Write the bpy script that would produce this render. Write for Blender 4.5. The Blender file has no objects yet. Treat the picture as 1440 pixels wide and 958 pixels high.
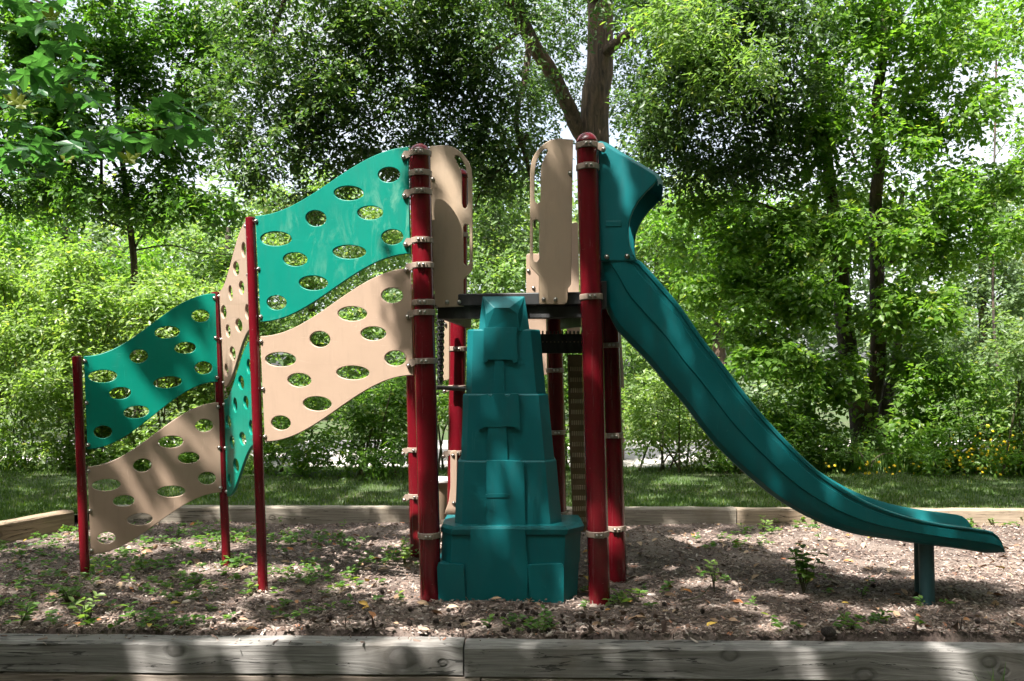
import bpy, bmesh, math, random
import numpy as np
from mathutils import Vector, Matrix
random.seed(7)
rng = np.random.default_rng(11)
S = bpy.context.scene
COL = S.collection
R = math.radians

# ------------------------------------------------------------------ camera, sky, sun, exposure
CAMH, F, HX, HY = 1.33, 1240.0, 720.0, 530.0          # eye height; focal length and horizon in photo pixels
cd = bpy.data.cameras.new("camera")
cam = bpy.data.objects.new("camera", cd); COL.objects.link(cam)
cam.location = (0, 0, CAMH); cam.rotation_euler = (R(90), 0, 0)
cd.sensor_width = 36.0; cd.lens = 36.0 * F / 1440.0
cd.shift_y = (HY - 479.0) / 1440.0
cd.clip_start = 0.05; cd.clip_end = 2000
S.camera = cam

SUN = Vector((-0.34, -0.42, 0.84)).normalized()        # towards the sun
W = bpy.data.worlds.new("World"); S.world = W; W.use_nodes = True
nt = W.node_tree
sky = nt.nodes.new("ShaderNodeTexSky"); sky.sky_type = 'NISHITA'; sky.sun_disc = False
sky.sun_elevation = math.asin(SUN.z); sky.sun_rotation = math.atan2(SUN.x, SUN.y)
sky.dust_density = 4.0; sky.air_density = 1.0; sky.ozone_density = 1.0
bg = nt.nodes["Background"]; bg.inputs[1].default_value = 0.13
bw = nt.nodes.new("ShaderNodeRGBToBW"); nt.links.new(sky.outputs[0], bw.inputs[0])
vt = nt.nodes.new("ShaderNodeTexCoord"); vn = nt.nodes.new("ShaderNodeTexNoise"); vn.inputs["Scale"].default_value = 2.2; vn.inputs["Detail"].default_value = 6
nt.links.new(vt.outputs["Generated"], vn.inputs["Vector"])
vm = nt.nodes.new("ShaderNodeMapRange"); vm.inputs[1].default_value = .3; vm.inputs[2].default_value = .65; vm.inputs[3].default_value = .35; vm.inputs[4].default_value = .85
nt.links.new(vn.outputs[0], vm.inputs[0])
vs_ = nt.nodes.new("ShaderNodeMath"); vs_.operation = 'MULTIPLY'; vs_.inputs[1].default_value = 1.3; nt.links.new(bw.outputs[0], vs_.inputs[0])
vx = nt.nodes.new("ShaderNodeMix"); vx.data_type = 'RGBA'       # thin high cloud over blue
nt.links.new(vm.outputs[0], vx.inputs[0]); nt.links.new(sky.outputs[0], vx.inputs[6]); nt.links.new(vs_.outputs[0], vx.inputs[7])
nt.links.new(vx.outputs[2], bg.inputs[0])
sd = bpy.data.lights.new("sun", 'SUN'); sd.energy = 5.0; sd.angle = R(0.53); sd.color = (1.0, 0.965, 0.90)
so = bpy.data.objects.new("sun", sd); COL.objects.link(so)
so.rotation_euler = SUN.to_track_quat('Z', 'Y').to_euler()
so.location = (-8, -8, 16)
S.view_settings.view_transform = 'Standard'; S.view_settings.look = 'None'
S.view_settings.gamma = 1.0; S.view_settings.exposure = 1.75; S.view_settings.use_curve_mapping = False
S.cycles.max_bounces = 8; S.cycles.diffuse_bounces = 4; S.cycles.transmission_bounces = 6

# ------------------------------------------------------------------ helpers
def at(px, py, Y):
    """a photo pixel seen at the distance Y, as a point of the place"""
    return Vector(((px - HX) * Y / F, Y, CAMH - (py - HY) * Y / F))

WO = {}
def tag(o, label=None, cat=None, group=None, kind=None):
    if label: o["label"] = label
    if cat: o["category"] = cat
    if group: o["group"] = group
    if kind: o["kind"] = kind
    return o
def empty(name, loc):
    o = bpy.data.objects.new(name, None); COL.objects.link(o); o.location = loc
    o.empty_display_size = 0.2
    WO[o.name] = Vector(loc); return o
def link(name, me, parent=None, origin=(0, 0, 0)):
    o = bpy.data.objects.new(name, me); COL.objects.link(o)
    origin = Vector(origin); WO[o.name] = origin
    if parent is not None:
        o.parent = parent; o.location = origin - WO[parent.name]
    else:
        o.location = origin
    return o
def copy_of(o, origin, parent, rot=None, scale=None):
    c = o.copy(); COL.objects.link(c); c.parent = parent
    WO[c.name] = Vector(origin); c.location = Vector(origin) - WO[parent.name]
    if rot is not None: c.rotation_euler = rot
    if scale is not None: c.scale = scale
    return c
def np_mesh(name, V, Fc, mats, smooth=False, midx=None):
    """V (n,3); Fc (m,k) one size of polygon; quick"""
    me = bpy.data.meshes.new(name)
    V = np.asarray(V, dtype=np.float32); Fc = np.asarray(Fc, dtype=np.int32)
    me.vertices.add(len(V)); me.vertices.foreach_set("co", V.ravel())
    m, k = Fc.shape
    me.loops.add(m * k); me.loops.foreach_set("vertex_index", Fc.ravel())
    me.polygons.add(m); me.polygons.foreach_set("loop_start", np.arange(0, m * k, k, dtype=np.int32))
    if smooth: me.polygons.foreach_set("use_smooth", np.ones(m, dtype=bool))
    for mm in (mats if isinstance(mats, (list, tuple)) else [mats]): me.materials.append(mm)
    if midx is not None: me.polygons.foreach_set("material_index", np.asarray(midx, dtype=np.int32))
    me.update(calc_edges=True); me.validate(); return me

class MB:
    """collects shapes, builds ONE mesh object whose origin is the foot of its box"""
    def __init__(s): s.v = []; s.f = []; s.m = []; s.sm = []
    def add(s, verts, faces, mat=0, smooth=False):
        b = len(s.v); s.v += [tuple(p) for p in verts]
        for fc in faces: s.f.append(tuple(i + b for i in fc)); s.m.append(mat); s.sm.append(smooth)
    def box(s, c, size, mat=0, rot=None):
        hx, hy, hz = [a / 2 for a in size]
        pts = [Vector((x, y, z)) for z in (-hz, hz) for y in (-hy, hy) for x in (-hx, hx)]
        if rot is not None: pts = [rot @ p for p in pts]
        c = Vector(c)
        s.add([p + c for p in pts], [(0, 2, 3, 1), (4, 5, 7, 6), (0, 1, 5, 4), (2, 6, 7, 3), (0, 4, 6, 2), (1, 3, 7, 5)], mat)
    def tube(s, pts, rads, seg=12, cap=True, mat=0, smooth=True):
        pts = [Vector(p) for p in pts]
        if not isinstance(rads, (list, tuple)): rads = [rads] * len(pts)
        verts = []; faces = []; n = len(pts)
        ref = Vector((0, 1, 0.02))
        for i, p in enumerate(pts):
            d = (pts[min(i + 1, n - 1)] - pts[max(i - 1, 0)]).normalized()
            if abs(d.dot(ref)) > 0.95: ref = Vector((1, 0.1, 0))
            a = ref.cross(d).normalized(); b = d.cross(a).normalized()
            for k in range(seg):
                t = 2 * math.pi * k / seg
                verts.append(p + (a * math.cos(t) + b * math.sin(t)) * rads[i])
        for i in range(n - 1):
            for k in range(seg):
                k2 = (k + 1) % seg
                faces.append((i * seg + k, i * seg + k2, (i + 1) * seg + k2, (i + 1) * seg + k))
        s.add(verts, faces, mat, smooth)
        if cap:
            s.add(verts[:seg], [tuple(range(seg))[::-1]], mat)
            s.add(verts[-seg:], [tuple(range(seg))], mat)
    def dome(s, c, axis, r, seg=12, rings=4, mat=0, flat=1.0):
        c = Vector(c); axis = Vector(axis).normalized()
        pts = []; rads = []
        for i in range(rings + 1):
            t = i / rings * math.pi / 2 * 0.985
            pts.append(c + axis * (r * flat * math.sin(t))); rads.append(r * math.cos(t))
        s.tube(pts, rads, seg, cap=True, mat=mat)
    def build(s, name, mats, parent=None, bevel=0, seg=2, origin=None, recalc=True, sharp=38):
        V = np.array(s.v, dtype=float)
        o0 = Vector(((V[:, 0].min() + V[:, 0].max()) / 2, (V[:, 1].min() + V[:, 1].max()) / 2, V[:, 2].min())) if origin is None else Vector(origin)
        me = bpy.data.meshes.new(name)
        me.from_pydata([tuple(v) for v in (V - np.array(o0))], [], s.f)
        for mm in (mats if isinstance(mats, (list, tuple)) else [mats]): me.materials.append(mm)
        me.polygons.foreach_set("material_index", s.m); me.polygons.foreach_set("use_smooth", s.sm)
        if recalc:
            bm = bmesh.new(); bm.from_mesh(me); bmesh.ops.remove_doubles(bm, verts=bm.verts, dist=1e-5)
            bmesh.ops.recalc_face_normals(bm, faces=bm.faces); bm.to_mesh(me); bm.free()
        me.update()
        if any(s.sm): me.set_sharp_from_angle(angle=R(sharp))
        o = link(name, me, parent, o0)
        if bevel:
            b = o.modifiers.new("bevel", 'BEVEL'); b.width = bevel; b.segments = seg; b.limit_method = 'ANGLE'; b.angle_limit = R(28)
            b.harden_normals = False
        return o

def flat_shape(outline, holes, thick, bev=0.004):
    """mesh data of a flat board with holes and rounded edges, in (x, y) with its thickness along z"""
    cu = bpy.data.curves.new("shape", 'CURVE'); cu.dimensions = '2D'; cu.fill_mode = 'BOTH'
    cu.extrude = max(thick / 2 - bev, 0.0005); cu.bevel_depth = bev; cu.bevel_resolution = 1; cu.offset = -bev
    for poly in [outline] + list(holes):
        sp = cu.splines.new('POLY'); sp.points.add(len(poly) - 1)
        for i, (x, y) in enumerate(poly): sp.points[i].co = (x, y, 0, 1)
        sp.use_cyclic_u = True
    ob = bpy.data.objects.new("shape", cu)
    COL.objects.link(ob)
    dg = bpy.context.evaluated_depsgraph_get()
    me = bpy.data.meshes.new_from_object(ob.evaluated_get(dg))
    bpy.data.objects.remove(ob); bpy.data.curves.remove(cu)
    return me
def board(name, me, fn, mat, parent):
    """places a flat_shape: fn(x, y, w) -> world point"""
    P = [fn(*v.co) for v in me.vertices]
    V = np.array([tuple(p) for p in P])
    o0 = np.array([(V[:, 0].min() + V[:, 0].max()) / 2, (V[:, 1].min() + V[:, 1].max()) / 2, V[:, 2].min()])
    me = me.copy(); me.name = name
    me.vertices.foreach_set("co", (V - o0).astype(np.float32).ravel())
    me.materials.clear(); me.materials.append(mat)
    bm = bmesh.new(); bm.from_mesh(me); bmesh.ops.remove_doubles(bm, verts=bm.verts, dist=2e-5)
    bmesh.ops.recalc_face_normals(bm, faces=bm.faces); bm.to_mesh(me); bm.free()
    me.update()
    return link(name, me, parent, o0)
def rounded(poly, r, n=5):
    """rounds the corners of a polygon; r one radius or one per corner"""
    out = []; m = len(poly)
    for i in range(m):
        p = Vector(poly[i]); a = Vector(poly[i - 1]); b = Vector(poly[(i + 1) % m])
        rr = r[i] if isinstance(r, (list, tuple)) else r
        if rr <= 0: out.append(tuple(p)); continue
        d1 = (a - p); d2 = (b - p)
        k = min(rr, d1.length * .45, d2.length * .45)
        p1 = p + d1.normalized() * k; p2 = p + d2.normalized() * k
        for j in range(n + 1):
            t = j / n
            q = p1 * (1 - t) ** 2 + p * 2 * t * (1 - t) + p2 * t ** 2
            out.append((q.x, q.y))
    return out
def smooth_line(pts, n):
    """Catmull-Rom through the points, n samples in all"""
    P = [Vector(p) for p in pts]; m = len(P); out = []
    for k in range(n):
        t = k / (n - 1) * (m - 1); i = min(int(t), m - 2); u = t - i
        p0 = P[max(i - 1, 0)]; p1 = P[i]; p2 = P[i + 1]; p3 = P[min(i + 2, m - 1)]
        out.append(0.5 * ((2 * p1) + (p2 - p0) * u + (2 * p0 - 5 * p1 + 4 * p2 - p3) * u * u + (3 * p1 - p0 - 3 * p2 + p3) * u ** 3))
    return out

# ------------------------------------------------------------------ materials
class NB:
    def __init__(s, name):
        s.m = bpy.data.materials.new(name); s.m.use_nodes = True
        s.t = s.m.node_tree; s.n = s.t.nodes; s.l = s.t.links
        s.b = s.n["Principled BSDF"]; s.out = s.n["Material Output"]
    def new(s, typ, **kw):
        n = s.n.new(typ)
        for k, v in kw.items():
            if k in n.inputs: n.inputs[k].default_value = v
            else: setattr(n, k, v)
        return n
    def coord(s, kind="Object", scale=(1, 1, 1)):
        c = s.new("ShaderNodeTexCoord"); mp = s.new("ShaderNodeMapping"); mp.inputs["Scale"].default_value = scale
        s.l.new(c.outputs[kind], mp.inputs[0]); return mp.outputs[0]
    def noise(s, vec, scale, detail=4, rough=.55, dist=0):
        n = s.new("ShaderNodeTexNoise"); n.inputs["Scale"].default_value = scale; n.inputs["Detail"].default_value = detail
        n.inputs["Roughness"].default_value = rough; n.inputs["Distortion"].default_value = dist
        if vec is not None: s.l.new(vec, n.inputs["Vector"])
        return n.outputs[0]
    def ramp(s, fac, stops):
        r = s.new("ShaderNodeValToRGB"); e = r.color_ramp.elements
        while len(e) < len(stops): e.new(0.5)
        for i, (p, c) in enumerate(stops):
            e[i].position = p; e[i].color = (c[0], c[1], c[2], 1) if not isinstance(c, (int, float)) else (c, c, c, 1)
        s.l.new(fac, r.inputs[0]); return r.outputs[0]
    def mix(s, fac, a, b, mode='MIX'):
        m = s.new("ShaderNodeMix", data_type='RGBA', blend_type=mode)
        for sock, v in ((0, fac), (6, a), (7, b)):
            if isinstance(v, bpy.types.NodeSocket): s.l.new(v, m.inputs[sock])
            elif isinstance(v, (int, float)): m.inputs[sock].default_value = v
            else: m.inputs[sock].default_value = (v[0], v[1], v[2], 1)
        return m.outputs[2]
    def math(s, op, a, b=0.0):
        m = s.new("ShaderNodeMath", operation=op)
        for i, v in enumerate((a, b)):
            if isinstance(v, bpy.types.NodeSocket): s.l.new(v, m.inputs[i])
            else: m.inputs[i].default_value = v
        return m.outputs[0]
    def bump(s, h, strength=.3, dist=.01):
        b = s.new("ShaderNodeBump"); b.inputs["Strength"].default_value = strength; b.inputs["Distance"].default_value = dist
        s.l.new(h, b.inputs["Height"]); s.l.new(b.outputs[0], s.b.inputs["Normal"])
    def base(s, c):
        if isinstance(c, bpy.types.NodeSocket): s.l.new(c, s.b.inputs["Base Color"])
        else: s.b.inputs["Base Color"].default_value = (c[0], c[1], c[2], 1)
    def rough(s, v):
        if isinstance(v, bpy.types.NodeSocket): s.l.new(v, s.b.inputs["Roughness"])
        else: s.b.inputs["Roughness"].default_value = v

def plastic(name, c, c2, rough=.38, scuff=0.0, scuff_c=(.5, .5, .45), grime=.5, spec=.5):
    m = NB(name); v = m.coord("Object")
    n1 = m.noise(v, 2.3, 5, .6); n2 = m.noise(m.coord("Object", (7, 7, 1.2)), 3.0, 5, .65)
    col = m.mix(m.ramp(n1, [(.35, 0.0), (.7, 1.0)]), c, c2)
    dirt = m.ramp(n2, [(.52, 0.0), (.78, grime)])
    col = m.mix(dirt, col, (c[0] * .55 + .02, c[1] * .55 + .016, c[2] * .55 + .012))
    if scuff:
        k = m.ramp(m.noise(m.coord("Object", (5, 5, 1.7)), 2.6, 7, .68, .6), [(.50, 0.0), (.66, scuff)])
        k2 = m.ramp(m.noise(v, 1.7, 2, .5), [(.42, 0.0), (.6, 1.0)])
        col = m.mix(m.math('MULTIPLY', k, k2), col, scuff_c)
    sc_ = m.noise(m.coord("Object", (46, 46, 3.2)), 2.0, 3, .5, 1.2); sc2 = m.noise(m.coord("Object", (5, 5, 60)), 1.8, 3, .5, 1.0)
    ms = m.ramp(m.noise(v, 3.5, 3), [(.48, 0.0), (.62, 1.0)])
    for q in (sc_, sc2):
        col = m.mix(m.math('MULTIPLY', m.ramp(q, [(.66, 0.0), (.72, .35)]), ms), col, tuple(min(.6, a * 1.7 + .05) for a in c))
    m.base(col); m.rough(m.math('ADD', m.math('MULTIPLY', n2, .25), rough - .1))
    m.b.inputs["Specular IOR Level"].default_value = spec
    fine = m.noise(v, 160, 2, .6)
    m.bump(m.math('ADD', m.math('MULTIPLY', fine, .4), m.noise(v, 9, 3)), .06, .01)
    return m.m
M_GREEN = plastic("green_plastic", (.001, .17, .118), (.001, .195, .138), .36, spec=.25, grime=.25)
M_GREEN_WORN = plastic("worn_green_plastic", (.001, .152, .112), (.001, .176, .128), .38, .5, (.16, .33, .24), spec=.25, grime=.2)
M_TAN = plastic("tan_plastic", (.345, .245, .18), (.315, .225, .165), .42, grime=.35, spec=.3)
M_TAN_OLD = plastic("weathered_tan_plastic", (.36, .26, .175), (.31, .235, .165), .5, .55, (.25, .22, .17))
M_BROWN = plastic("brown_plastic", (.24, .155, .085), (.21, .14, .08), .5)
M_TEAL = plastic("teal_plastic", (.003, .102, .110), (.004, .115, .122), .36, .2, (.03, .13, .14), grime=.4, spec=.3)
M_CLIMB = plastic("climber_teal_plastic", (.003, .102, .112), (.004, .116, .124), .42, .15, (.03, .12, .13), grime=.4, spec=.3)
M_BLACK = plastic("black_coating", (.012, .012, .013), (.02, .02, .02), .5, .35, (.12, .12, .12))
M_CLAMP = plastic("taupe_metal", (.30, .225, .18), (.26, .20, .16), .4, spec=.6)
def paint():
    m = NB("maroon_paint"); v = m.coord("Object")
    n = m.noise(v, 3, 5, .6); sp = m.noise(v, 55, 3, .6)
    col = m.mix(m.ramp(n, [(.4, 0.0), (.7, 1.0)]), (.125, .004, .009), (.095, .0035, .008))
    st = m.ramp(m.noise(m.coord("Object", (14, 14, 1.0)), 2.4, 5, .65), [(.55, 0.0), (.75, .45)])
    col = m.mix(st, col, (.10, .02, .02))
    col = m.mix(m.ramp(sp, [(.70, 0.0), (.74, .5)]), col, (.35, .16, .14))
    m.base(col); m.rough(m.math('ADD', m.math('MULTIPLY', st, .4), .2))
    m.b.inputs["Coat Weight"].default_value = .2; m.b.inputs["Coat Roughness"].default_value = .12
    m.bump(m.noise(v, 70, 2), .03, .004)
    return m.m
M_RED = paint()
def steel(name, c, rough, met=1.0):
    m = NB(name); m.b.inputs["Metallic"].default_value = met; v = m.coord()
    m.base(m.mix(m.noise(v, 40, 3), c, tuple(a * .6 for a in c))); m.rough(rough); return m.m
M_BOLT = steel("bolt_steel", (.62, .58, .54), .32)
M_PIPE = plastic("teal_painted_pipe", (.02, .07, .085), (.03, .085, .095), .45, .4, (.12, .14, .14))
M_WHITE = plastic("white_plastic", (.72, .70, .68), (.66, .64, .62), .45)

def leaf_mat(name, c1, c2, trans=.45, gloss=.35, back=1.7, yellow=0.0):
    m = NB(name); g = m.new("ShaderNodeNewGeometry")
    rnd = g.outputs["Random Per Island"]
    col = m.ramp(rnd, [(0.0, c1), (.5, tuple((a + b) / 2 for a, b in zip(c1, c2))), (.93 - yellow, c2), (1.0, (c2[0] * 1.5 + .02, c2[1] * 1.2, c2[2] * .8))])
    big = m.noise(m.coord("Object"), .8, 3)
    col = m.mix(m.ramp(big, [(.35, 0.0), (.7, .5)]), col, m.mix(1.0, col, (.72, .95, .6), 'MULTIPLY'))
    m.base(col); m.rough(.42); m.b.inputs["Specular IOR Level"].default_value = gloss
    tr = m.new("ShaderNodeBsdfTranslucent")
    tc = m.mix(1.0, col, (back * 1.25, back * 1.4, back * .5), 'MULTIPLY')
    m.l.new(tc, tr.inputs[0])
    mx = m.new("ShaderNodeMixShader"); mx.inputs[0].default_value = trans
    m.l.new(m.b.outputs[0], mx.inputs[1]); m.l.new(tr.outputs[0], mx.inputs[2]); m.l.new(mx.outputs[0], m.out.inputs[0])
    return m.m
L_OAK = leaf_mat("oak_leaf", (.035, .070, .025), (.078, .122, .044), .42, .5)
L_DARK = leaf_mat("dark_leaf", (.040, .092, .018), (.080, .150, .030), .5, .35)
L_GUM = leaf_mat("sweetgum_leaf", (.034, .105, .050), (.065, .150, .060), .42, .5)
L_GUM_Y = leaf_mat("yellowing_leaf", (.16, .20, .03), (.20, .21, .03), .4, .3)
L_LIGHT = leaf_mat("light_leaf", (.062, .130, .020), (.130, .205, .040), .5, .4)
L_MID = leaf_mat("mid_leaf", (.055, .115, .022), (.110, .175, .040), .5, .4)
L_BUSH = leaf_mat("bush_leaf", (.11, .170, .048), (.20, .265, .095), .45, .6)
L_PALE = leaf_mat("pale_leaf", (.085, .140, .048), (.155, .210, .085), .45, .35)
L_FAR = leaf_mat("far_leaf", (.085, .125, .065), (.14, .185, .10), .4, .3)
L_WEED = leaf_mat("weed_leaf", (.060, .130, .035), (.120, .190, .055), .45, .4)
L_GRASS = leaf_mat("grass_blade", (.048, .092, .022), (.098, .142, .040), .4, .3)
L_FLOWER = leaf_mat("yellow_petal", (.65, .42, .02), (.75, .55, .03), .3, .2, 1.0)
def bark(name, c1, c2, sc=1.0):
    m = NB(name); v = m.coord("Object", (9 * sc, 9 * sc, 1.6 * sc))
    n = m.noise(v, 2.2, 8, .65, .8); n2 = m.noise(m.coord("Object"), 1.2, 4)
    col = m.mix(m.ramp(n, [(.36, 0.0), (.62, 1.0)]), c1, c2)
    col = m.mix(m.ramp(n2, [(.5, 0.0), (.75, .6)]), col, (.26, .13, .07))
    m.base(col); m.rough(.9); m.bump(n, 1.0, .06); return m.m
M_BARK = bark("oak_bark", (.038, .026, .018), (.15, .098, .062))
M_BARK2 = bark("dark_bark", (.03, .024, .02), (.085, .065, .05), 1.6)
M_STEM = bark("green_stem", (.06, .06, .03), (.11, .10, .05), 3)

def timber_mat(name, c1, c2, knots):
    m = NB(name)
    tc = m.new("ShaderNodeTexCoord"); sep = m.new("ShaderNodeSeparateXYZ"); m.l.new(tc.outputs["Object"], sep.inputs[0])
    x, y, z = sep.outputs
    warp = None; kmask = None; ring = None
    for kx, kz, r in knots:
        dx = m.math('DIVIDE', m.math('SUBTRACT', x, kx), r * 1.35); dz = m.math('DIVIDE', m.math('SUBTRACT', z, kz), r)
        d = m.math('SQRT', m.math('ADD', m.math('MULTIPLY', dx, dx), m.math('MULTIPLY', dz, dz)))
        d = m.math('ADD', d, m.math('MULTIPLY', m.math('SUBTRACT', m.noise(tc.outputs["Object"], 22, 3), .5), .5))
        ddx = m.math('DIVIDE', dx, 3.0); e = m.math('ADD', m.math('MULTIPLY', ddx, ddx), m.math('ABSOLUTE', m.math('MULTIPLY', dz, .6)))
        fall = m.math('DIVIDE', m.math('MULTIPLY', dz, r * .75), m.math('ADD', e, .5))
        warp = fall if warp is None else m.math('ADD', warp, fall)
        inside = m.math('LESS_THAN', d, 1.0)
        rg = m.math('SUBTRACT', 1.0, m.math('MINIMUM', m.math('MULTIPLY', m.math('ABSOLUTE', m.math('SUBTRACT', d, 1.05)), 1.9), 1.0))
        kmask = inside if kmask is None else m.math('MAXIMUM', kmask, inside)
        ring = rg if ring is None else m.math('MAXIMUM', ring, rg)
    zz = z if warp is None else m.math('SUBTRACT', z, warp)
    cmb = m.new("ShaderNodeCombineXYZ")
    m.l.new(m.math('MULTIPLY', x, 1.1), cmb.inputs[0]); m.l.new(m.math('MULTIPLY', y, 12.0), cmb.inputs[1]); m.l.new(m.math('MULTIPLY', zz, 22.0), cmb.inputs[2])
    g1 = m.noise(cmb.outputs[0], 1.3, 8, .62, .5); g2 = m.noise(tc.outputs["Object"], 3.2, 5, .6)
    cm2 = m.new("ShaderNodeCombineXYZ")
    m.l.new(m.math('MULTIPLY', x, 2.5), cm2.inputs[0]); m.l.new(m.math('MULTIPLY', y, 60.0), cm2.inputs[1]); m.l.new(m.math('MULTIPLY', zz, 130.0), cm2.inputs[2])
    g3 = m.noise(cm2.outputs[0], 1.0, 4, .6)
    col = m.mix(m.ramp(g1, [(.34, 0.0), (.62, 1.0)]), c1, c2)
    col = m.mix(m.ramp(g3, [(.35, .45), (.6, 0.0)]), col, tuple(a * .45 for a in c1))
    col = m.mix(m.ramp(g2, [(.52, 0.0), (.72, .6)]), col, (c1[0] * .75, c1[1] * .66, c1[2] * .55))
    if kmask is not None:
        col = m.mix(m.math('MULTIPLY', kmask, .55), col, tuple(a * .95 for a in c1))
        col = m.mix(m.math('MULTIPLY', ring, .45), col, tuple(a * .3 for a in c1))
    cm3 = m.new("ShaderNodeCombineXYZ")
    m.l.new(m.math('MULTIPLY', x, .9), cm3.inputs[0]); m.l.new(m.math('MULTIPLY', y, 9.0), cm3.inputs[1]); m.l.new(m.math('MULTIPLY', zz, 14.0), cm3.inputs[2])
    g4 = m.noise(cm3.outputs[0], 1.1, 5, .55, .3)
    crack = m.math('LESS_THAN', m.math('ABSOLUTE', m.math('SUBTRACT', g4, .5)), m.math('MULTIPLY', m.math('SUBTRACT', m.noise(tc.outputs["Object"], 1.9, 2), .42), .06))
    col = m.mix(m.math('MULTIPLY', crack, .8), col, tuple(a * .16 for a in c1))
    m.base(col); m.rough(.85)
    h = m.math('ADD', m.math('MULTIPLY', g1, .6), m.math('MULTIPLY', g3, .5))
    h = m.math('SUBTRACT', h, m.math('MULTIPLY', crack, 1.2))
    if ring is not None: h = m.math('SUBTRACT', h, m.math('MULTIPLY', ring, .6))
    m.bump(h, .7, .008); return m.m

# ------------------------------------------------------------------ the ground
def hz_np(x, y):
    """height of the mulch bed: gentle waves, a little heaped against the front timbers"""
    d = y - (4.476 - .024 * x)
    return np.where(d > 0, 0.012 * np.sin(x * 2.1 + 1.3) * np.sin(y * 2.7) + 0.01 * np.sin(x * 4.3 - y * 3.1) + 0.035 * np.exp(-((x - 2.35) ** 2 + (y - 5.1) ** 2) / .5) + .022 * np.exp(-(d / .14) ** 2) * (d > 0), -.05)
def hz(x, y): return float(hz_np(np.float64(x), np.float64(y)))
LAWN = 0.085
def ground_mat(name, c1, c2, c3, s1, s2, bump=.6, dist=.03):
    m = NB(name); v = m.coord("Object")
    n1 = m.noise(v, s1, 6, .65); n2 = m.noise(v, s2, 5, .6)
    col = m.mix(m.ramp(n2, [(.35, 0.0), (.65, 1.0)]), c1, c2); col = m.mix(m.ramp(n1, [(.45, 0.0), (.62, 1.0)]), col, c3)
    m.base(col); m.rough(.95); m.bump(m.math('ADD', n1, n2), bump, dist); return m.m
M_MULCH = ground_mat("mulch_soil", (.06, .042, .036), (.14, .10, .085), (.20, .155, .13), 2.0, 45, .9)
M_SOIL = ground_mat("yard_soil", (.07, .06, .04), (.05, .075, .03), (.12, .10, .075), 1.2, 30)
M_LAWN = ground_mat("lawn_soil", (.030, .058, .014), (.045, .075, .018), (.06, .065, .03), .9, 30)
M_ROAD = ground_mat("gravel", (.46, .42, .40), (.56, .52, .50), (.40, .36, .32), .7, 25, .4)
def sheet(name, x0, x1, y0, y1, z, nx, ny, mat, zf=None):
    X, Y = np.meshgrid(np.linspace(x0, x1, nx + 1), np.linspace(y0, y1, ny + 1))
    Z = np.full_like(X, 0.0) if zf is None else zf(X, Y)
    V = np.stack([X - 0, Y - 0, Z], -1).reshape(-1, 3)
    i = np.arange(ny)[:, None] * (nx + 1) + np.arange(nx)[None, :]
    Fc = np.stack([i, i + 1, i + nx + 2, i + nx + 1], -1).reshape(-1, 4)
    o = link(name, np_mesh(name, V, Fc, mat, True), None, (0, 0, z)); o["kind"] = "structure"; return o
sheet("ground", -700, 700, -700, 700, -0.245, 20, 20, M_SOIL)
nx_, ny_ = 160, 110
X, T = np.meshgrid(np.linspace(-5.2, 7.2, nx_ + 1), np.linspace(0, 1, ny_ + 1)); Y0 = 4.435 - .024 * X; Y = Y0 + (8.02 - Y0) * T
i = np.arange(ny_)[:, None] * (nx_ + 1) + np.arange(nx_)[None, :]
link("mulch_bed", np_mesh("mulch_bed", np.stack([X, Y, hz_np(X, Y)], -1).reshape(-1, 3), np.stack([i, i + 1, i + nx_ + 2, i + nx_ + 1], -1).reshape(-1, 4), M_MULCH, True))["kind"] = "structure"
def lawn_z(X, Y):
    return 0.012 * np.sin(X * 1.3) * np.sin(Y * 1.1) + 0.02 * np.clip((Y - 8.1) / 3, 0, 1)
sheet("lawn", -60, 60, 8.10, 11.9, LAWN, 200, 30, M_LAWN, lawn_z)
sheet("side_lawn", -60, -5.15, 4.2, 8.10, LAWN, 40, 20, M_LAWN)
lp = np_mesh("side_lawn", [(-5.15, 4.2, 0), (-5.03, 4.2, 0), (-3.98, 7.72, 0), (-3.9, 8.10, 0), (-5.15, 8.10, 0)], [(0, 1, 2, 3, 4)], M_LAWN)
link("side_lawn", lp, None, (0, 0, LAWN))["kind"] = "structure"
sheet("side_lawn", 7.2, 60, 4.2, 8.10, LAWN, 40, 20, M_LAWN)
sheet("gravel_road", -80, 80, 11.9, 17, LAWN + .024, 60, 20, M_ROAD)
sheet("meadow", -400, 400, 17, 400, LAWN, 20, 20, M_LAWN)

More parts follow.
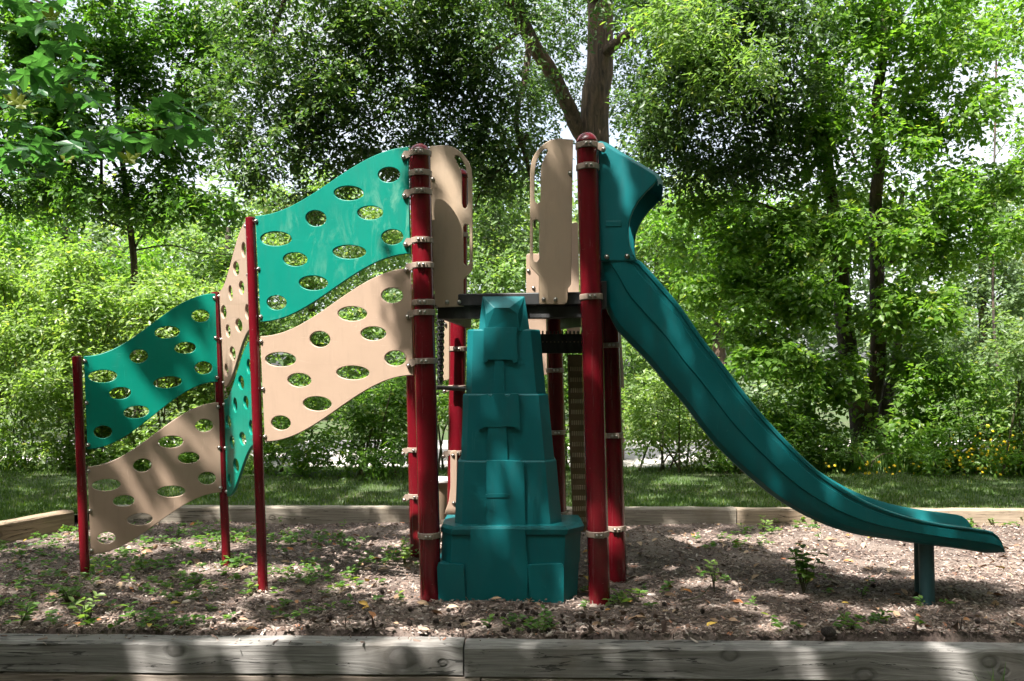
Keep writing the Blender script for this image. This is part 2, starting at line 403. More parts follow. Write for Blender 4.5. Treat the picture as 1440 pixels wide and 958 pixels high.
# ------------------------------------------------------------------ timbers round the bed
def timber(label, a, b, zt, h, w, mat, group, ends=(0, 0)):
    """a sawn timber from a to b (x, y of its front top edge)"""
    a = Vector((a[0], a[1], 0)); b = Vector((b[0], b[1], 0)); d = (b - a); L = d.length; ang = math.atan2(d.y, d.x)
    n = 40
    verts = []; faces = []
    rr = random.Random(label)
    c = .012
    sec = [(0, 0), (0, h - c), (c, h), (w - c, h), (w, h - c), (w, 0)]
    for i in range(n + 1):
        t = i / n; wob = .003 * math.sin(t * 9 + rr.random() * .3)
        for (yy, zz_) in sec:
            k = .0025
            verts.append((t * L, yy + wob + rr.uniform(-k, k), zz_ + (rr.uniform(-k, k) if zz_ > 0 else 0)))
    m = len(sec)
    for i in range(n):
        for k in range(m):
            faces.append((i * m + k, (i + 1) * m + k, (i + 1) * m + (k + 1) % m, i * m + (k + 1) % m))
    faces.append(tuple(range(m))[::-1]); faces.append(tuple(n * m + k for k in range(m)))
    me = bpy.data.meshes.new("landscape_timber"); me.from_pydata(verts, [], faces); me.materials.append(mat); me.update()
    bm = bmesh.new(); bm.from_mesh(me); bmesh.ops.recalc_face_normals(bm, faces=bm.faces); bm.to_mesh(me); bm.free()
    o = link("landscape_timber", me, None, (a.x, a.y, zt - h)); o.rotation_euler = (0, 0, ang)
    return tag(o, label, "timber", group)
G1, G2 = (.150, .138, .128), (.30, .285, .268)
T1, T2 = (.22, .165, .115), (.40, .315, .23)
tg = "timbers edging the mulch bed"
def fl(x): return 4.333 - .024 * x                        # front edge line
xj = at(652, 920, fl(-.24)).x
timber("weathered grey front timber with the big grey knot beside the joint", (xj - 3.05, fl(xj - 3.05)), (xj - .004, fl(xj)), .012, .150, .14,
       timber_mat("grey_timber", G1, G2, [(3.05 - .30, .075, .048), (3.05 - .10, .055, .016), (1.62, .11, .03), (.5, .05, .02)]), tg)
timber("weathered grey front timber with long drying cracks, right of the joint", (xj + .004, fl(xj)), (xj + 3.6, fl(xj + 3.6)), .004, .150, .14,
       timber_mat("grey_timber", G1, G2, [(1.30, .115, .026), (2.55, .09, .026), (1.95, .02, .03), (2.62, .045, .016)]), tg)
M_LOW = timber_mat("grey_timber", (.16, .125, .10), (.29, .24, .20), [(1.4, .07, .03)])
timber("lower front timber under the knotted grey one", (-3.4, fl(-3.4) + .004), (xj + .08, fl(xj + .08) + .004), -.142, .14, .14, M_LOW, tg)
timber("lower front timber under the cracked grey one", (xj + .088, fl(xj + .088) + .004), (3.9, fl(3.9) + .004), -.150, .14, .14, M_LOW, tg)
M_BACK = timber_mat("brown_timber", T1, T2, [(1.0, .08, .02)])
M_BACKG = timber_mat("grey_timber", (.20, .17, .13), (.33, .29, .24), [(1.6, .07, .02)])
def bl(x): return 7.985 - .02 * x
timber("grey back timber behind the perforated wall panels", (-3.78, bl(-3.78)), (-.905, bl(-.905)), .142, .17, .14, M_BACKG, tg)
timber("grey brown back timber running behind the tower posts", (-.895, bl(-.895)), (2.02, bl(2.02)), .14, .17, .14, M_BACKG, tg)
timber("sunlit tan back timber behind the end of the slide", (2.03, bl(2.03)), (5.2, bl(5.2)), .136, .17, .14, M_BACK, tg)
timber("brown side timber running toward the camera from the back corner", (-5.02, 4.3), (-3.86, 7.78), .15, .18, .14, timber_mat("brown_timber", (.20, .14, .09), (.36, .27, .185), [(2.9, .09, .02)]), tg)

# ------------------------------------------------------------------ the play structure
PS = tag(empty("play_structure", (0, 5.6, 0)), "playground tower with perforated climbing wall, step climber and teal curved slide on a mulch bed", "playset")

def bolt_mesh():
    b = MB(); b.tube([(0, .004, 0), (0, -.002, 0)], .0135, 12); b.dome((0, -.002, 0), (0, -1, 0), .0105, 10, 3)
    o = b.build("bolt", M_BOLT, PS, origin=(0, 0, 0)); return o
BOLT0 = bolt_mesh(); _first = [True]
def bolt(p, parent, yaw=0, s=1.0):
    """a bolt head facing the camera side"""
    if _first[0]:
        _first[0] = False; o = BOLT0; o.parent = parent; o.location = Vector(p) - WO[parent.name]
    else:
        o = copy_of(BOLT0, p, parent)
    o.rotation_euler = (0, 0, yaw); o.scale = (s, s, s); return o

PR = .0635
POST = {}
def tower_post(key, top, bot, Y, r=PR):
    t = at(*top, Y); b = at(*bot, Y); b.y = t.y = Y
    d = (t - b).normalized(); b = b - d * .15
    e = t - d * r
    m = MB()
    n = 6
    m.tube([b.lerp(e - d * .012, i / n) for i in range(n + 1)], r, 28, cap=False)
    o = m.build("post", M_RED, PS, origin=b)
    c = MB(); c.tube([e - d * .012, e - d * .012 + d * .0005, e], [r, r + .002, r + .002], 28, cap=False); c.dome(e, d, r + .002, 28, 7)
    c.build("post_cap", M_RED, o)
    POST[key] = (o, b, t, r); return o
def post_at(key, py):
    o, b, t, r = POST[key]
    z = CAMH - (py - HY) * t.y / F
    return b + (t - b) * ((z - b.z) / (t.z - b.z))
def clamp(key, py, tab=None, h=.034, sag=0):
    """a two-piece band round a post; tab -1 / 1 adds an ear to that side"""
    o, b, t, r = POST[key]; c = post_at(key, py); d = (t - b).normalized()
    m = MB(); R2 = r + .006
    m.tube([c - d * h / 2, c - d * h / 2 + d * .003, c + d * h / 2 - d * .003, c + d * h / 2], [R2 - .003, R2, R2, R2 - .003], 28)
    m.box(c + Vector((0, -R2 - .004, 0)), (.058, .014, h * .92))
    for dx in (-.013, .013):
        q = c + Vector((dx, -R2 - .011, 0)); m.tube([q, q + Vector((0, -.005, 0))], .0095, 10, mat=1); m.dome(q + Vector((0, -.005, 0)), (0, -1, 0), .008, 10, 3, mat=1)
    if tab:
        q = c + Vector((tab * (R2 + .002), -.03, -.002))
        me = rounded([(-.03, h / 2 - .003), (.018, h / 2 - .003), (.038, -h / 2 - .008), (.026, -h / 2 - .026), (-.03, -h / 2 + .004)] if tab > 0 else [(.03, h / 2 - .003), (-.018, h / 2 - .003), (-.038, -h / 2 - .008), (-.026, -h / 2 - .026), (.03, -h / 2 + .004)], .008, 3)
        n = len(me)
        vs = [q + Vector((x, w, z)) for w in (-.006, .006) for (x, z) in me]
        m.add(vs, [tuple(range(n)), tuple(range(2 * n - 1, n - 1, -1))] + [(i, (i + 1) % n, n + (i + 1) % n, n + i) for i in range(n)])
        bq = q + Vector((tab * .022, -.006, -.024)); m.tube([bq, bq + Vector((0, -.006, 0))], .013, 10, mat=1); m.dome(bq + Vector((0, -.006, 0)), (0, -1, 0), .011, 10, 3, mat=1)
    return m.build("clamp", [M_CLAMP, M_BOLT], o)
tower_post("FL", (590, 203), (606, 844), 5.24)
tower_post("FR", (825, 187), (843, 843), 5.2)
tower_post("RR", (850, 222), (868, 820), 5.78)
tower_post("RL", (647, 237), (640, 770), 6.55)
tower_post("RM", (776, 300), (786, 760), 6.75)
tower_post("LL", (580, 400), (589, 782), 6.5)
for y, tb in ((217, -1), (245, None), (271, -1), (339, -1), (374, -1), (426, None), (440, -1), (508, -1), (752, None)): clamp("FL", y, tb)
for y, tb in ((206, 1), (236, None), (418, None), (750, None)): clamp("FR", y, tb)
for y in (486, 612, 742): clamp("RR", y)
for y in (331, 491, 545, 636): clamp("RL", y, -1 if y > 500 else None)
for y in (521, 608, 722): clamp("RM", y)
for y in (632, 697): clamp("LL", y, -1)

def slim_post(name_top, bot, Y, r=.031):
    t = at(*name_top, Y); b = at(*bot, Y); d = (t - b).normalized(); b -= d * .12
    m = MB(); n = 6
    m.tube([b.lerp(t - d * .004, i / n) for i in range(n + 1)] + [t], [r] * (n + 1) + [r - .004], 16)
    return m.build("slim_post", M_RED, PS, origin=b)
slim_post((108, 501), (120, 812), 5.93)
slim_post((303, 411), (319, 803), 6.2, .03)
slim_post((352, 306), (370, 834), 5.46)

PW, PH, PRISE = .96, .64, .41
def sc(u): return (1 - math.cos(math.pi * min(max(u, 0), 1))) / 2
HOLES = [(548, 245, 28, 20), (493, 270, 38, 19), (447, 306, 27, 21), (521, 298, 33, 18), (390, 335, 42, 19), (550, 333, 28, 20), (416, 364, 32, 18), (491, 353, 43, 18), (440, 397, 38, 19), (387, 425, 27, 19)]
def wall_shape():
    out = []
    N = 30
    for i in range(N + 1):
        u = i / N; out.append((u * PW, PRISE * sc(u)))
    for i in range(N, -1, -1):
        u = i / N; out.append((u * PW, PH + PRISE * sc(u)))
    hs = []
    for (x, y, w, h) in HOLES:
        u = (x - 362) / 212; q = (452 - 95 * sc(u) - y) / 150
        cx = u * PW; cy = q * PH + PRISE * sc(u)
        hs.append([(cx + w / 2 / 212 * PW * 1.06 * math.cos(a), cy + h / 2 / 150 * PH * 1.06 * math.sin(a)) for a in [k * 2 * math.pi / 28 for k in range(28)]])
    return flat_shape(out, hs, .019, .004)
WSH = wall_shape()
def wall_panel(Lb, Lt, YL, Rb, Rt, YR, mat, lab=None, bolts_right=True):
    a, b, c, d = at(*Lb, YL), at(*Lt, YL), at(*Rb, YR), at(*Rt, YR)
    e = (c - a); nrm = Vector((e.y, -e.x, 0)).normalized()
    def fn(x, y, w):
        u = x / PW; s_ = sc(u); q = (y - PRISE * s_) / PH
        l = a.lerp(b, q); r = c.lerp(d, q)
        p = l.lerp(r, u); p.z = l.z + (r.z - l.z) * s_ ; p += nrm * w
        return p
    o = board("climbing_panel", WSH, fn, mat, PS)
    if lab: o["label"] = lab
    yaw = math.atan2(nrm.y, nrm.x) + math.pi / 2
    for q in (.05, .5, .95):
        bolt(fn(.006, q * PH, .012), o, yaw)
        if bolts_right: bolt(fn(PW - .01, q * PH + PRISE, .012), o, yaw)
    return o
wall_panel((367, 453), (360, 304), 5.45, (578, 357), (574, 207), 5.22, M_GREEN_WORN, "scuffed bright green panel at the top", False)
wall_panel((373, 621), (367, 473), 5.45, (582, 528), (578, 377), 5.22, M_TAN, "tan panel beside the tower post", False)
wall_panel((123, 632), (118, 501), 5.91, (307, 537), (303, 413), 6.18, M_GREEN, "lowest green panel")
wall_panel((128, 780), (123, 656), 5.91, (312, 692), (308, 566), 6.18, M_TAN, "lowest tan panel")
wall_panel((317, 545), (310, 410), 6.18, (356, 462), (348, 311), 5.49, M_TAN, "tan panel seen nearly edge-on")
wall_panel((321, 698), (317, 562), 6.18, (361, 626), (356, 478), 5.49, M_GREEN, "green panel seen nearly edge-on")

# deck with its front lip
dk = MB()
pl = [(-.52, 5.46), (.50, 5.30), (.74, 5.86), (.40, 6.75), (-.36, 6.6)]
zt = 1.842
def slab(m, poly, z0, z1, mat=0):
    n = len(poly)
    m.add([(x, y, z0) for x, y in poly] + [(x, y, z1) for x, y in poly], [tuple(range(n))[::-1], tuple(range(n, 2 * n))] + [(i, (i + 1) % n, n + (i + 1) % n, n + i) for i in range(n)], mat)
slab(dk, pl, zt - .075, zt)
dk.build("deck", M_BLACK, PS, .006)
df = MB()
for f0, f1 in (((-.46, 5.50), (.46, 5.36)), ((.66, 5.9), (.38, 6.62)), ((-.42, 5.56), (-.32, 6.5))):
    a = Vector((*f0, zt - .115)); b = Vector((*f1, zt - .115)); dd = (b - a)
    df.box((a + b) / 2, (dd.length, .04, .076), rot=Matrix.Rotation(math.atan2(dd.y, dd.x), 3, 'Z'))
df.build("deck_frame", M_BLACK, PS, .004)

# entry panels with hand holds
def entry(mirror):
    pts = [(604, 206), (625, 204.5), (636, 206.5), (644, 211), (651, 217), (656.4, 223.4), (660.5, 230), (662.8, 237), (664.5, 250.6), (665, 378), (662.5, 382.5), (652.3, 393), (652.3, 431.5), (617, 432.5), (613, 429.5), (611.5, 425), (611.5, 410), (608.9, 407), (607, 404)]
    up = [(639.5, 222), (641, 219), (645, 219.5), (650, 225), (655, 235), (658, 250), (658.4, 286), (657, 291.5), (654, 294), (651, 291.5), (650, 286), (649.7, 248), (648, 239), (644, 231)]
    lo = [(651.8, 320), (653.5, 316.5), (656.2, 315.5), (659, 316.5), (660.5, 320), (660.5, 369), (659, 372.6), (656.2, 374), (653.5, 372.6), (651.8, 369)]
    Y = 5.44
    if not mirror:
        f = lambda p: at(p[0], p[1], Y)
    else:
        Y = 5.285
        f = lambda p: at(1410 - p[0], 318 + (p[1] - 318) * 1.025 - 6.5, Y)
    P = [tuple((f(p).x, f(p).z)) for p in pts]; U = [tuple((f(p).x, f(p).z)) for p in up]; LO = [tuple((f(p).x, f(p).z)) for p in lo]
    me = flat_shape(P, [U, LO], .019, .004)
    o = board("entry_panel", me, lambda x, y, w: Vector((x, Y + w, y)), M_TAN_OLD, PS)
    o["label"] = "weathered tan entry panel beside the " + ("slide" if mirror else "climbing wall")
    for p in ((629, 425), (645.5, 425), (608.5, 252.5)):
        q = f(p); bolt((q.x, Y - .012, q.z), o)
    return o
entry(False); entry(True)
# panel at the far side of the deck
Yb = 6.35
def px_board(name, pts, Y, mat, holes=(), th=.019, r=.02, label=None, bolts=()):
    P = [(at(x, y, Y).x, at(x, y, Y).z) for x, y in pts]
    H = [[(at(x, y, Y).x, at(x, y, Y).z) for x, y in h] for h in holes]
    o = board(name, flat_shape(rounded(P, r, 4) if r else P, H, th, .004), lambda x, y, w: Vector((x, Y + w, y)), mat, PS)
    if label: o["label"] = label
    for x, y in bolts:
        q = at(x, y, Y); bolt((q.x, Y - .012, q.z), o)
    return o
px_board("barrier_panel", [(740, 428), (740, 357), (768, 357), (792, 318), (813, 312), (815, 432)], 6.35, M_TAN, bolts=((743, 381), (750, 405)), label="plain tan panel at the far side of the deck")
px_board("barrier_panel", [(742, 530), (742, 442), (769, 442), (771, 527)], 7.0, M_TAN, r=.01)
px_board("barrier_panel", [(797, 470), (797, 441), (812, 441), (816, 452), (816, 470)], 6.95, M_TAN, r=.015)
px_board("barrier_panel", [(623, 536), (625, 444), (632, 444), (632, 534)], 6.4, M_TAN_OLD, r=.01, bolts=((626, 456),))
px_board("barrier_panel", [(624, 725), (631, 706), (633.5, 685), (633.5, 634), (643, 633), (642, 728)], 6.42, M_TAN, r=.02, bolts=((638, 707), (637, 640)))
# small counter under the tower
ct = MB(); c0 = at(612, 677, 7.05); c0.z -= .0
ct.tube([c0, c0 + Vector((0, 0, .006)), c0 + Vector((0, 0, .02)), c0 + Vector((0, 0, .024))], [.155, .162, .162, .155], 32)
cto = ct.build("counter", M_WHITE, PS)
ca = MB(); ca.tube([c0 + Vector((0, 0, -.29)), c0 + Vector((0, 0, -.001))], [.115, .14], 28); ca.build("counter_base", M_TAN_OLD, cto)
# black lower step deck with toothed edge
ld = MB(); a0 = at(700, 497, 6.1); b0 = at(832, 470, 6.1)
ld.box(((a0.x + b0.x) / 2, 6.1, (a0.z + b0.z) / 2), (b0.x - a0.x, .03, b0.z - a0.z))
ld.box(((a0.x + b0.x) / 2, 6.3, b0.z - .02), (b0.x - a0.x, .36, .03))
n = 24
for i in range(n):
    x = a0.x + (b0.x - a0.x) * (i + .5) / n
    ld.box((x, 6.1, b0.z + .011), (.012, .028, .022))
for i in range(n):
    x = a0.x + (b0.x - a0.x) * (i + .5) / n
    ld.tube([(x, 6.086, b0.z - .055), (x, 6.082, b0.z - .055)], .006, 8, mat=1)
lo_ = ld.build("lower_deck", [M_BLACK, M_CLAMP], PS, .002)
# perforated climbing board at the back
pb = px_board("ribbed_board", [(798, 499), (800, 600), (806, 748), (838, 748), (834, 499)], 6.0, M_BROWN, r=0, label="narrow brown board with rows of tan ribs under the tower", th=.014)
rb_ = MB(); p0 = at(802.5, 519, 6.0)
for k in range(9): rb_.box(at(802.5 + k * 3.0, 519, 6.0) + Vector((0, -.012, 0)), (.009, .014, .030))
rib0 = rb_.build("rib", plastic("sunlit_tone_tan_plastic", (.62, .48, .33), (.58, .45, .31), .45), pb, .002, origin=p0)  # ribs paler than the tan plastic: sunlight put into their colour
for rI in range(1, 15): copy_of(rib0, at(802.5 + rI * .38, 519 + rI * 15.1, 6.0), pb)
# braided chains at the back corner
for k, (px, w) in enumerate(((616.5, 0), (620, 1), (623, 2))):
    m = MB(); p = at(px, 443, 6.1 + .03 * k); q = at(px + .5 - k * 1.2, 540, 6.1 + .03 * k)
    N = 22
    for i in range(N):
        c = p.lerp(q, (i + .5) / N); ln = (p - q).length / N * .72
        ang = (i % 2) * math.pi / 2 + .4
        loop = []
        for j in range(9):
            t = j / 8 * 2 * math.pi
            loop.append(c + Vector((math.cos(ang) * .011 * math.cos(t), math.sin(ang) * .011 * math.cos(t), ln * math.sin(t))))
        m.tube(loop, .0042, 6, cap=False)
    m.build("chain", M_BLACK, PS)
br = MB(); a = at(612, 545, 6.2); b = at(652, 547, 6.5)
br.tube([a, b], .016, 10); br.build("cross_bar", M_BLACK, PS)

# step climber: moulded teal tower between the two front posts
def ring(pxl, pxr, py, yf, ch, yb=5.62, ins=0.75):
    """plan outline at one height: chamfered front corners, straight sides"""
    z = at(0, py, yf).z; xl = at(pxl, py, yf + .03).x; xr = at(pxr, py, yf + .03).x
    return [(xl, yb, z), (xl, yf + ch, z), (xl + ch * ins, yf, z), (xr - ch * ins * 1.6, yf, z), (xr, yf + ch * 1.5, z), (xr, yb, z)]
def stack(m, rings):
    n = len(rings[0]); vs = [p for r_ in rings for p in r_]; fs = []
    for i in range(len(rings) - 1):
        for k in range(n): fs.append((i * n + k, i * n + (k + 1) % n, (i + 1) * n + (k + 1) % n, (i + 1) * n + k))
    fs.append(tuple(range(n))[::-1]); fs.append(tuple((len(rings) - 1) * n + k for k in range(n)))
    m.add(vs, fs)
cl = MB()
levels = [(616, 813, 850, 614, 816, 795, 5.18, 5.19, .085), (619, 817, 797, 621, 819, 741, 5.195, 5.20, .085),
          (639, 791, 741, 643, 783, 648, 5.25, 5.265, .06), (648, 780, 648, 651, 771, 554, 5.29, 5.30, .05), (655, 768, 554, 657, 760, 463, 5.325, 5.335, .05)]
for (l0, r0, y0, l1, r1, y1, f0, f1, ch) in levels:
    stack(cl, [ring(l0, r0, y0, f0, ch), ring(l1, r1, y1 + (2 if y1 != 795 else 0), f1, ch), ring(l1 + 1.2, r1 - 1.2, y1, f1 + .008, ch)])
# flange round the base box
stack(cl, [ring(619, 822, 752, 5.188, .09), ring(619, 824, 745, 5.183, .09), ring(622, 820, 740, 5.19, .09)])
# bulging middle of the base and its two foot ledges
def slabf(m, pts, yf, yb):
    """front shape given in pixels, from depth yf back to yb"""
    n = len(pts); A = [at(x, y, yf) for x, y in pts]; B = [Vector((p.x, yb, p.z)) for p in A]
    m.add(A + B, [tuple(range(n))[::-1], tuple(range(n, 2 * n))] + [(i, (i + 1) % n, n + (i + 1) % n, n + i) for i in range(n)])
slabf(cl, [(656, 849), (658, 793), (662, 744), (738, 744), (742, 793), (742, 849)], 5.172, 5.30)
slabf(cl, [(617, 849), (614.5, 798), (616, 793), (652, 795), (655, 849)], 5.164, 5.30)
slabf(cl, [(745, 849), (742, 795), (790, 793), (793, 798), (793, 849)], 5.167, 5.30)
# level fronts: raised blocks, ladder strips and lips
slabf(cl, [(679.5, 508), (680.5, 461), (726.5, 460), (728, 508), (722, 511), (720, 506), (686, 506), (684, 510)], 5.311, 5.42)
slabf(cl, [(694, 556), (695.5, 506), (708, 506), (710, 556)], 5.316, 5.42)
slabf(cl, [(673.5, 603), (675, 556), (686, 554), (688, 558), (692, 558), (692, 554), (710, 554), (711, 558), (716, 558), (718, 553.5), (729.5, 553.5), (731.5, 604), (726, 604), (724, 600), (680, 601), (678, 604)], 5.274, 5.40)
slabf(cl, [(685, 650), (686, 600), (712.5, 600), (714, 650)], 5.277, 5.40)
slabf(cl, [(683, 742), (684, 648), (716, 648), (737, 650), (739, 742)], 5.234, 5.36)
slabf(cl, [(684, 700), (683, 696), (688, 694.5), (712, 694.5), (717, 696), (715, 700)], 5.2295, 5.36)
# head piece with its sloping scoop
hd_b = 5.56
hp = [at(678.5, 417, 5.368), at(738, 417, 5.368), at(728, 442, 5.315), at(716, 433, 5.30), at(695.6, 433, 5.30), at(683.5, 442, 5.315),
      at(673, 466, 5.35), at(683, 466, 5.327), at(731, 466, 5.327), at(745, 466, 5.35)]
bk = [at(678.5, 417, 5.368) + Vector((0, .05, 0)), at(738, 417, 5.368) + Vector((0, .05, 0)), at(745, 466, 5.37) + Vector((0, .2, 0)), at(673, 466, 5.37) + Vector((0, .2, 0))]
hd = MB(); hd.add(hp + bk, [(0, 5, 4), (0, 4, 3, 1), (1, 3, 2), (0, 6, 7, 5), (5, 7, 8, 2, 3, 4), (1, 2, 8, 9), (0, 1, 11, 10), (10, 11, 12, 13), (0, 10, 13, 6), (1, 9, 12, 11), (6, 13, 12, 9, 8, 7)])
climber = cl.build("step_climber", M_CLIMB, PS, .0045, 2)
hd.build("head_piece", M_CLIMB, climber, .0015, 1)

# ---- slide
D = Vector((.98, -.20, 0)).normalized(); NL = Vector((.20, .98, 0)).normalized()
P0 = Vector((.545, 5.205, 0)); SW = .58
def on_near(px, py, lat=0.0):
    """the point of the slide's near wall plane seen at this pixel"""
    k = (px - HX) / F
    o = P0 + NL * lat
    s = (k * o.y - o.x) / (D.x - k * D.y)
    p = o + D * s; p.z = CAMH - (py - HY) * p.y / F
    return p
top_px = [(866, 366), (893, 365), (907.7, 377), (930, 402), (957.8, 435), (989, 480), (1011.6, 508), (1059, 570), (1107, 623), (1150.5, 664), (1198, 696), (1240, 716), (1284, 730), (1324, 738), (1360, 743), (1388, 747)]
bot_px = [(845, 368), (847, 412), (866, 459), (885, 482), (912, 510), (937, 540), (960, 566), (1000, 618), (1045, 662), (1090, 698), (1140, 726), (1190, 743), (1240, 751), (1290, 758), (1335, 763.5), (1368, 769)]
tops = [on_near(*p) for p in top_px]; bots = [on_near(*p, .30) for p in bot_px]
NS = 64
tops = smooth_line(tops, NS); bots = smooth_line(bots, NS)
# cross-section: (lateral 0..1, height 0..1) outer half from near rim to far rim, then the inner side back
outer = [(.040, 1.025), (.012, 1.02), (.0, 1.0), (.002, .955), (.020, .94), (.022, .875), (.006, .86), (.012, .53), (.030, .51), (.042, .38), (.062, .24), (.10, .11), (.17, .02), (.26, 0), (.5, 0)]
outer = outer + [(1 - a, b) for a, b in outer[-2::-1]]
inner = [(.955, 1.0), (.945, .9), (.92, .6), (.88, .38), (.80, .24), (.68, .19), (.5, .18)]
inner = inner + [(1 - a, b) for a, b in inner[-2::-1]]
sec = outer + inner
verts = []; faces = []
for i in range(NS):
    T, B = tops[i], bots[i]
    sT = (T - P0).dot(D); sB = (B - P0).dot(D)
    for (a, b) in sec:
        s_ = sB + (sT - sB) * b; z_ = B.z + (T.z - B.z) * b
        p = P0 + D * s_ + NL * (a * SW); p.z = z_
        verts.append(p)
m_ = len(sec)
for i in range(NS - 1):
    for k in range(m_): faces.append((i * m_ + k, i * m_ + (k + 1) % m_, (i + 1) * m_ + (k + 1) % m_, (i + 1) * m_ + k))
sl = MB(); sl.add(verts, faces, 0, True)
no = len(outer); ni = len(inner)
# rounded lip closing the exit: rings that roll down
base_ring = verts[-m_:]
endc = [(.088 * math.sin(t_), -.03 * (1 - math.cos(t_)), max(.06, math.cos(t_))) for t_ in (.35, .7, 1.0, 1.25, 1.45)]
prev = len(sl.v) - m_
cz = sum((p.z for p in base_ring), 0) / m_
for (fw, dz, k) in endc:
    ringv = []
    for j, p in enumerate(base_ring):
        a, b = sec[j]
        q = p + D * (fw * (1.0 + .25 * math.sin(math.pi * min(max(a, 0), 1)))); zc = base_ring[no // 2].z + .048
        q.z = zc + (p.z - zc) * k + dz; ringv.append(q)
    b0_ = len(sl.v); sl.v += [tuple(q) for q in ringv]
    for kk in range(m_):
        sl.f.append((prev + kk, prev + (kk + 1) % m_, b0_ + (kk + 1) % m_, b0_ + kk)); sl.m.append(0); sl.sm.append(True)
    prev = b0_
# caps between the outer and inner skin
def cap_ring(start, flip):
    for j in range(no - 1):
        t = j / (no - 1) * (ni - 1); j2 = no + ni - 1 - int(round(t)); t2 = (j + 1) / (no - 1) * (ni - 1); j3 = no + ni - 1 - int(round(t2))
        f = [start + j, start + j + 1, start + j3] + ([start + j2] if j2 != j3 else [])
        sl.f.append(tuple(f[::-1] if flip else f)); sl.m.append(0); sl.sm.append(False)
cap_ring(0, True); cap_ring(prev, False)
chute = sl.build("slide_chute", M_TEAL, PS, sharp=17)
# two pipe legs under the lower end
for lat, pt, pb in ((.17, (1302, 752), (1305, 848)), (.43, (1295, 752), (1297, 832))):
    m = MB(); t = on_near(pt[0], 752, lat); b = on_near(pb[0], pb[1], lat); t.z = .46; b.z = -.1
    m.tube([b, t], .041, 18); m.build("support_leg", M_PIPE, chute)
# hood over the top of the slide
near_out = [(843, 367.5), (841, 199), (848, 201), (880, 221), (912, 240), (921, 246), (925, 253), (917, 262), (907.7, 271), (898, 283), (890.5, 296), (886, 308), (884, 321), (884, 334), (886, 346), (890, 356), (896, 367.5)]
def splane(px, py):
    p = on_near(px, py); return ((p - P0).dot(D), p.z)
prof = [splane(*p) for p in near_out]
hme = flat_shape(prof, [], .03, .008)
hood = board("slide_hood", hme, lambda x, y, w: P0 + D * x + NL * (w + .012) + Vector((0, 0, y)), M_TEAL, PS)
hme2 = hme
hood2 = board("hood_wall", hme2, lambda x, y, w: P0 + D * x + NL * (w + SW - .012) + Vector((0, 0, y)), M_TEAL, hood)
# roof of the hood, arched between the walls
rf = MB(); nn = 14; lat = [k / nn for k in range(nn + 1)]
roof_line = [prof[1], prof[2], prof[3], prof[4], prof[5], prof[6]]
rows = []
for (sx, z) in roof_line:
    rows.append([P0 + D * (sx + .02 * math.sin(math.pi * a)) + NL * (.012 + a * (SW - .024)) + Vector((0, 0, z - .005 + .05 * math.sin(math.pi * a) ** .6)) for a in lat])
vs = [p for r_ in rows for p in r_] + [p - Vector((0, 0, .03)) for r_ in rows for p in r_]
w_ = nn + 1; off = len(rows) * w_; fs = []
for i in range(len(rows) - 1):
    for k in range(nn):
        a_ = i * w_ + k; fs.append((a_, a_ + 1, a_ + w_ + 1, a_ + w_)); fs.append((off + a_, off + a_ + w_, off + a_ + w_ + 1, off + a_ + 1))
for k in range(nn):
    fs.append((k, off + k, off + k + 1, k + 1)); e_ = (len(rows) - 1) * w_ + k; fs.append((e_, e_ + 1, off + e_ + 1, off + e_))
for i in range(len(rows) - 1):
    for k in (0, nn):
        a_ = i * w_ + k; fs.append((a_, a_ + w_, off + a_ + w_, off + a_))
rf.add(vs, fs, 0, True); rf.build("hood_roof", M_TEAL, hood)
for p in ((853.5, 361.5), (882, 360.5)):
    q = on_near(*p); bolt(q - NL * .008, hood, math.atan2(NL.y, NL.x) - math.pi / 2, 1.1)
# raised maker's plate on the hood, blank
pm = MB(); A = [on_near(*p) for p in ((852, 311), (874, 311), (874, 319), (852, 319))]
pm.add([q - NL * .007 for q in A] + [q + NL * .004 for q in A], [(0, 1, 2, 3), (7, 6, 5, 4), (0, 4, 5, 1), (1, 5, 6, 2), (2, 6, 7, 3), (3, 7, 4, 0)])
pm.build("raised_plate", M_TEAL, hood, .002)
# black bracket between post and slide
bk_ = MB(); q = on_near(849, 415, .03); bk_.box(q, (.03, .05, .16)); bk_.build("bracket", M_BLACK, PS, .003)

# ------------------------------------------------------------------ plants
def unit(a): return a / np.maximum(np.linalg.norm(a, axis=-1, keepdims=True), 1e-9)
def leaf_arrays(P, T, N, L, Wd, shape=2):
    """arrays of leaves: folded rhombs (shape 2, two triangles) or pointed ovals (shape 4)"""
    n = len(P); T = unit(T); B = unit(np.cross(N, T)); N = np.cross(T, B)
    L = L[:, None]; Wd = Wd[:, None]
    if shape == 2:
        V = np.stack([P - T * L * .5, P + B * Wd * .5 + N * Wd * .18 - T * L * .05, P + T * L * .5 - N * L * .08, P - B * Wd * .5 + N * Wd * .18 - T * L * .05], 1)
        i = np.arange(n)[:, None] * 4
        Fc = np.concatenate([i + np.array([[0, 1, 2]]), i + np.array([[0, 2, 3]])], 0)
        return V.reshape(-1, 3), Fc
    V = np.stack([P - T * L * .5, P + B * Wd * .42 + N * Wd * .15 - T * L * .18, P + B * Wd * .40 + N * Wd * .12 + T * L * .16, P + T * L * .5 - N * L * .12,
                  P - B * Wd * .40 + N * Wd * .12 + T * L * .16, P - B * Wd * .42 + N * Wd * .15 - T * L * .18], 1)
    i = np.arange(n)[:, None] * 6
    Fc = np.concatenate([i + np.array([[0, 1, 2]]), i + np.array([[0, 2, 3]]), i + np.array([[0, 3, 4]]), i + np.array([[0, 4, 5]])], 0)
    return V.reshape(-1, 3), Fc
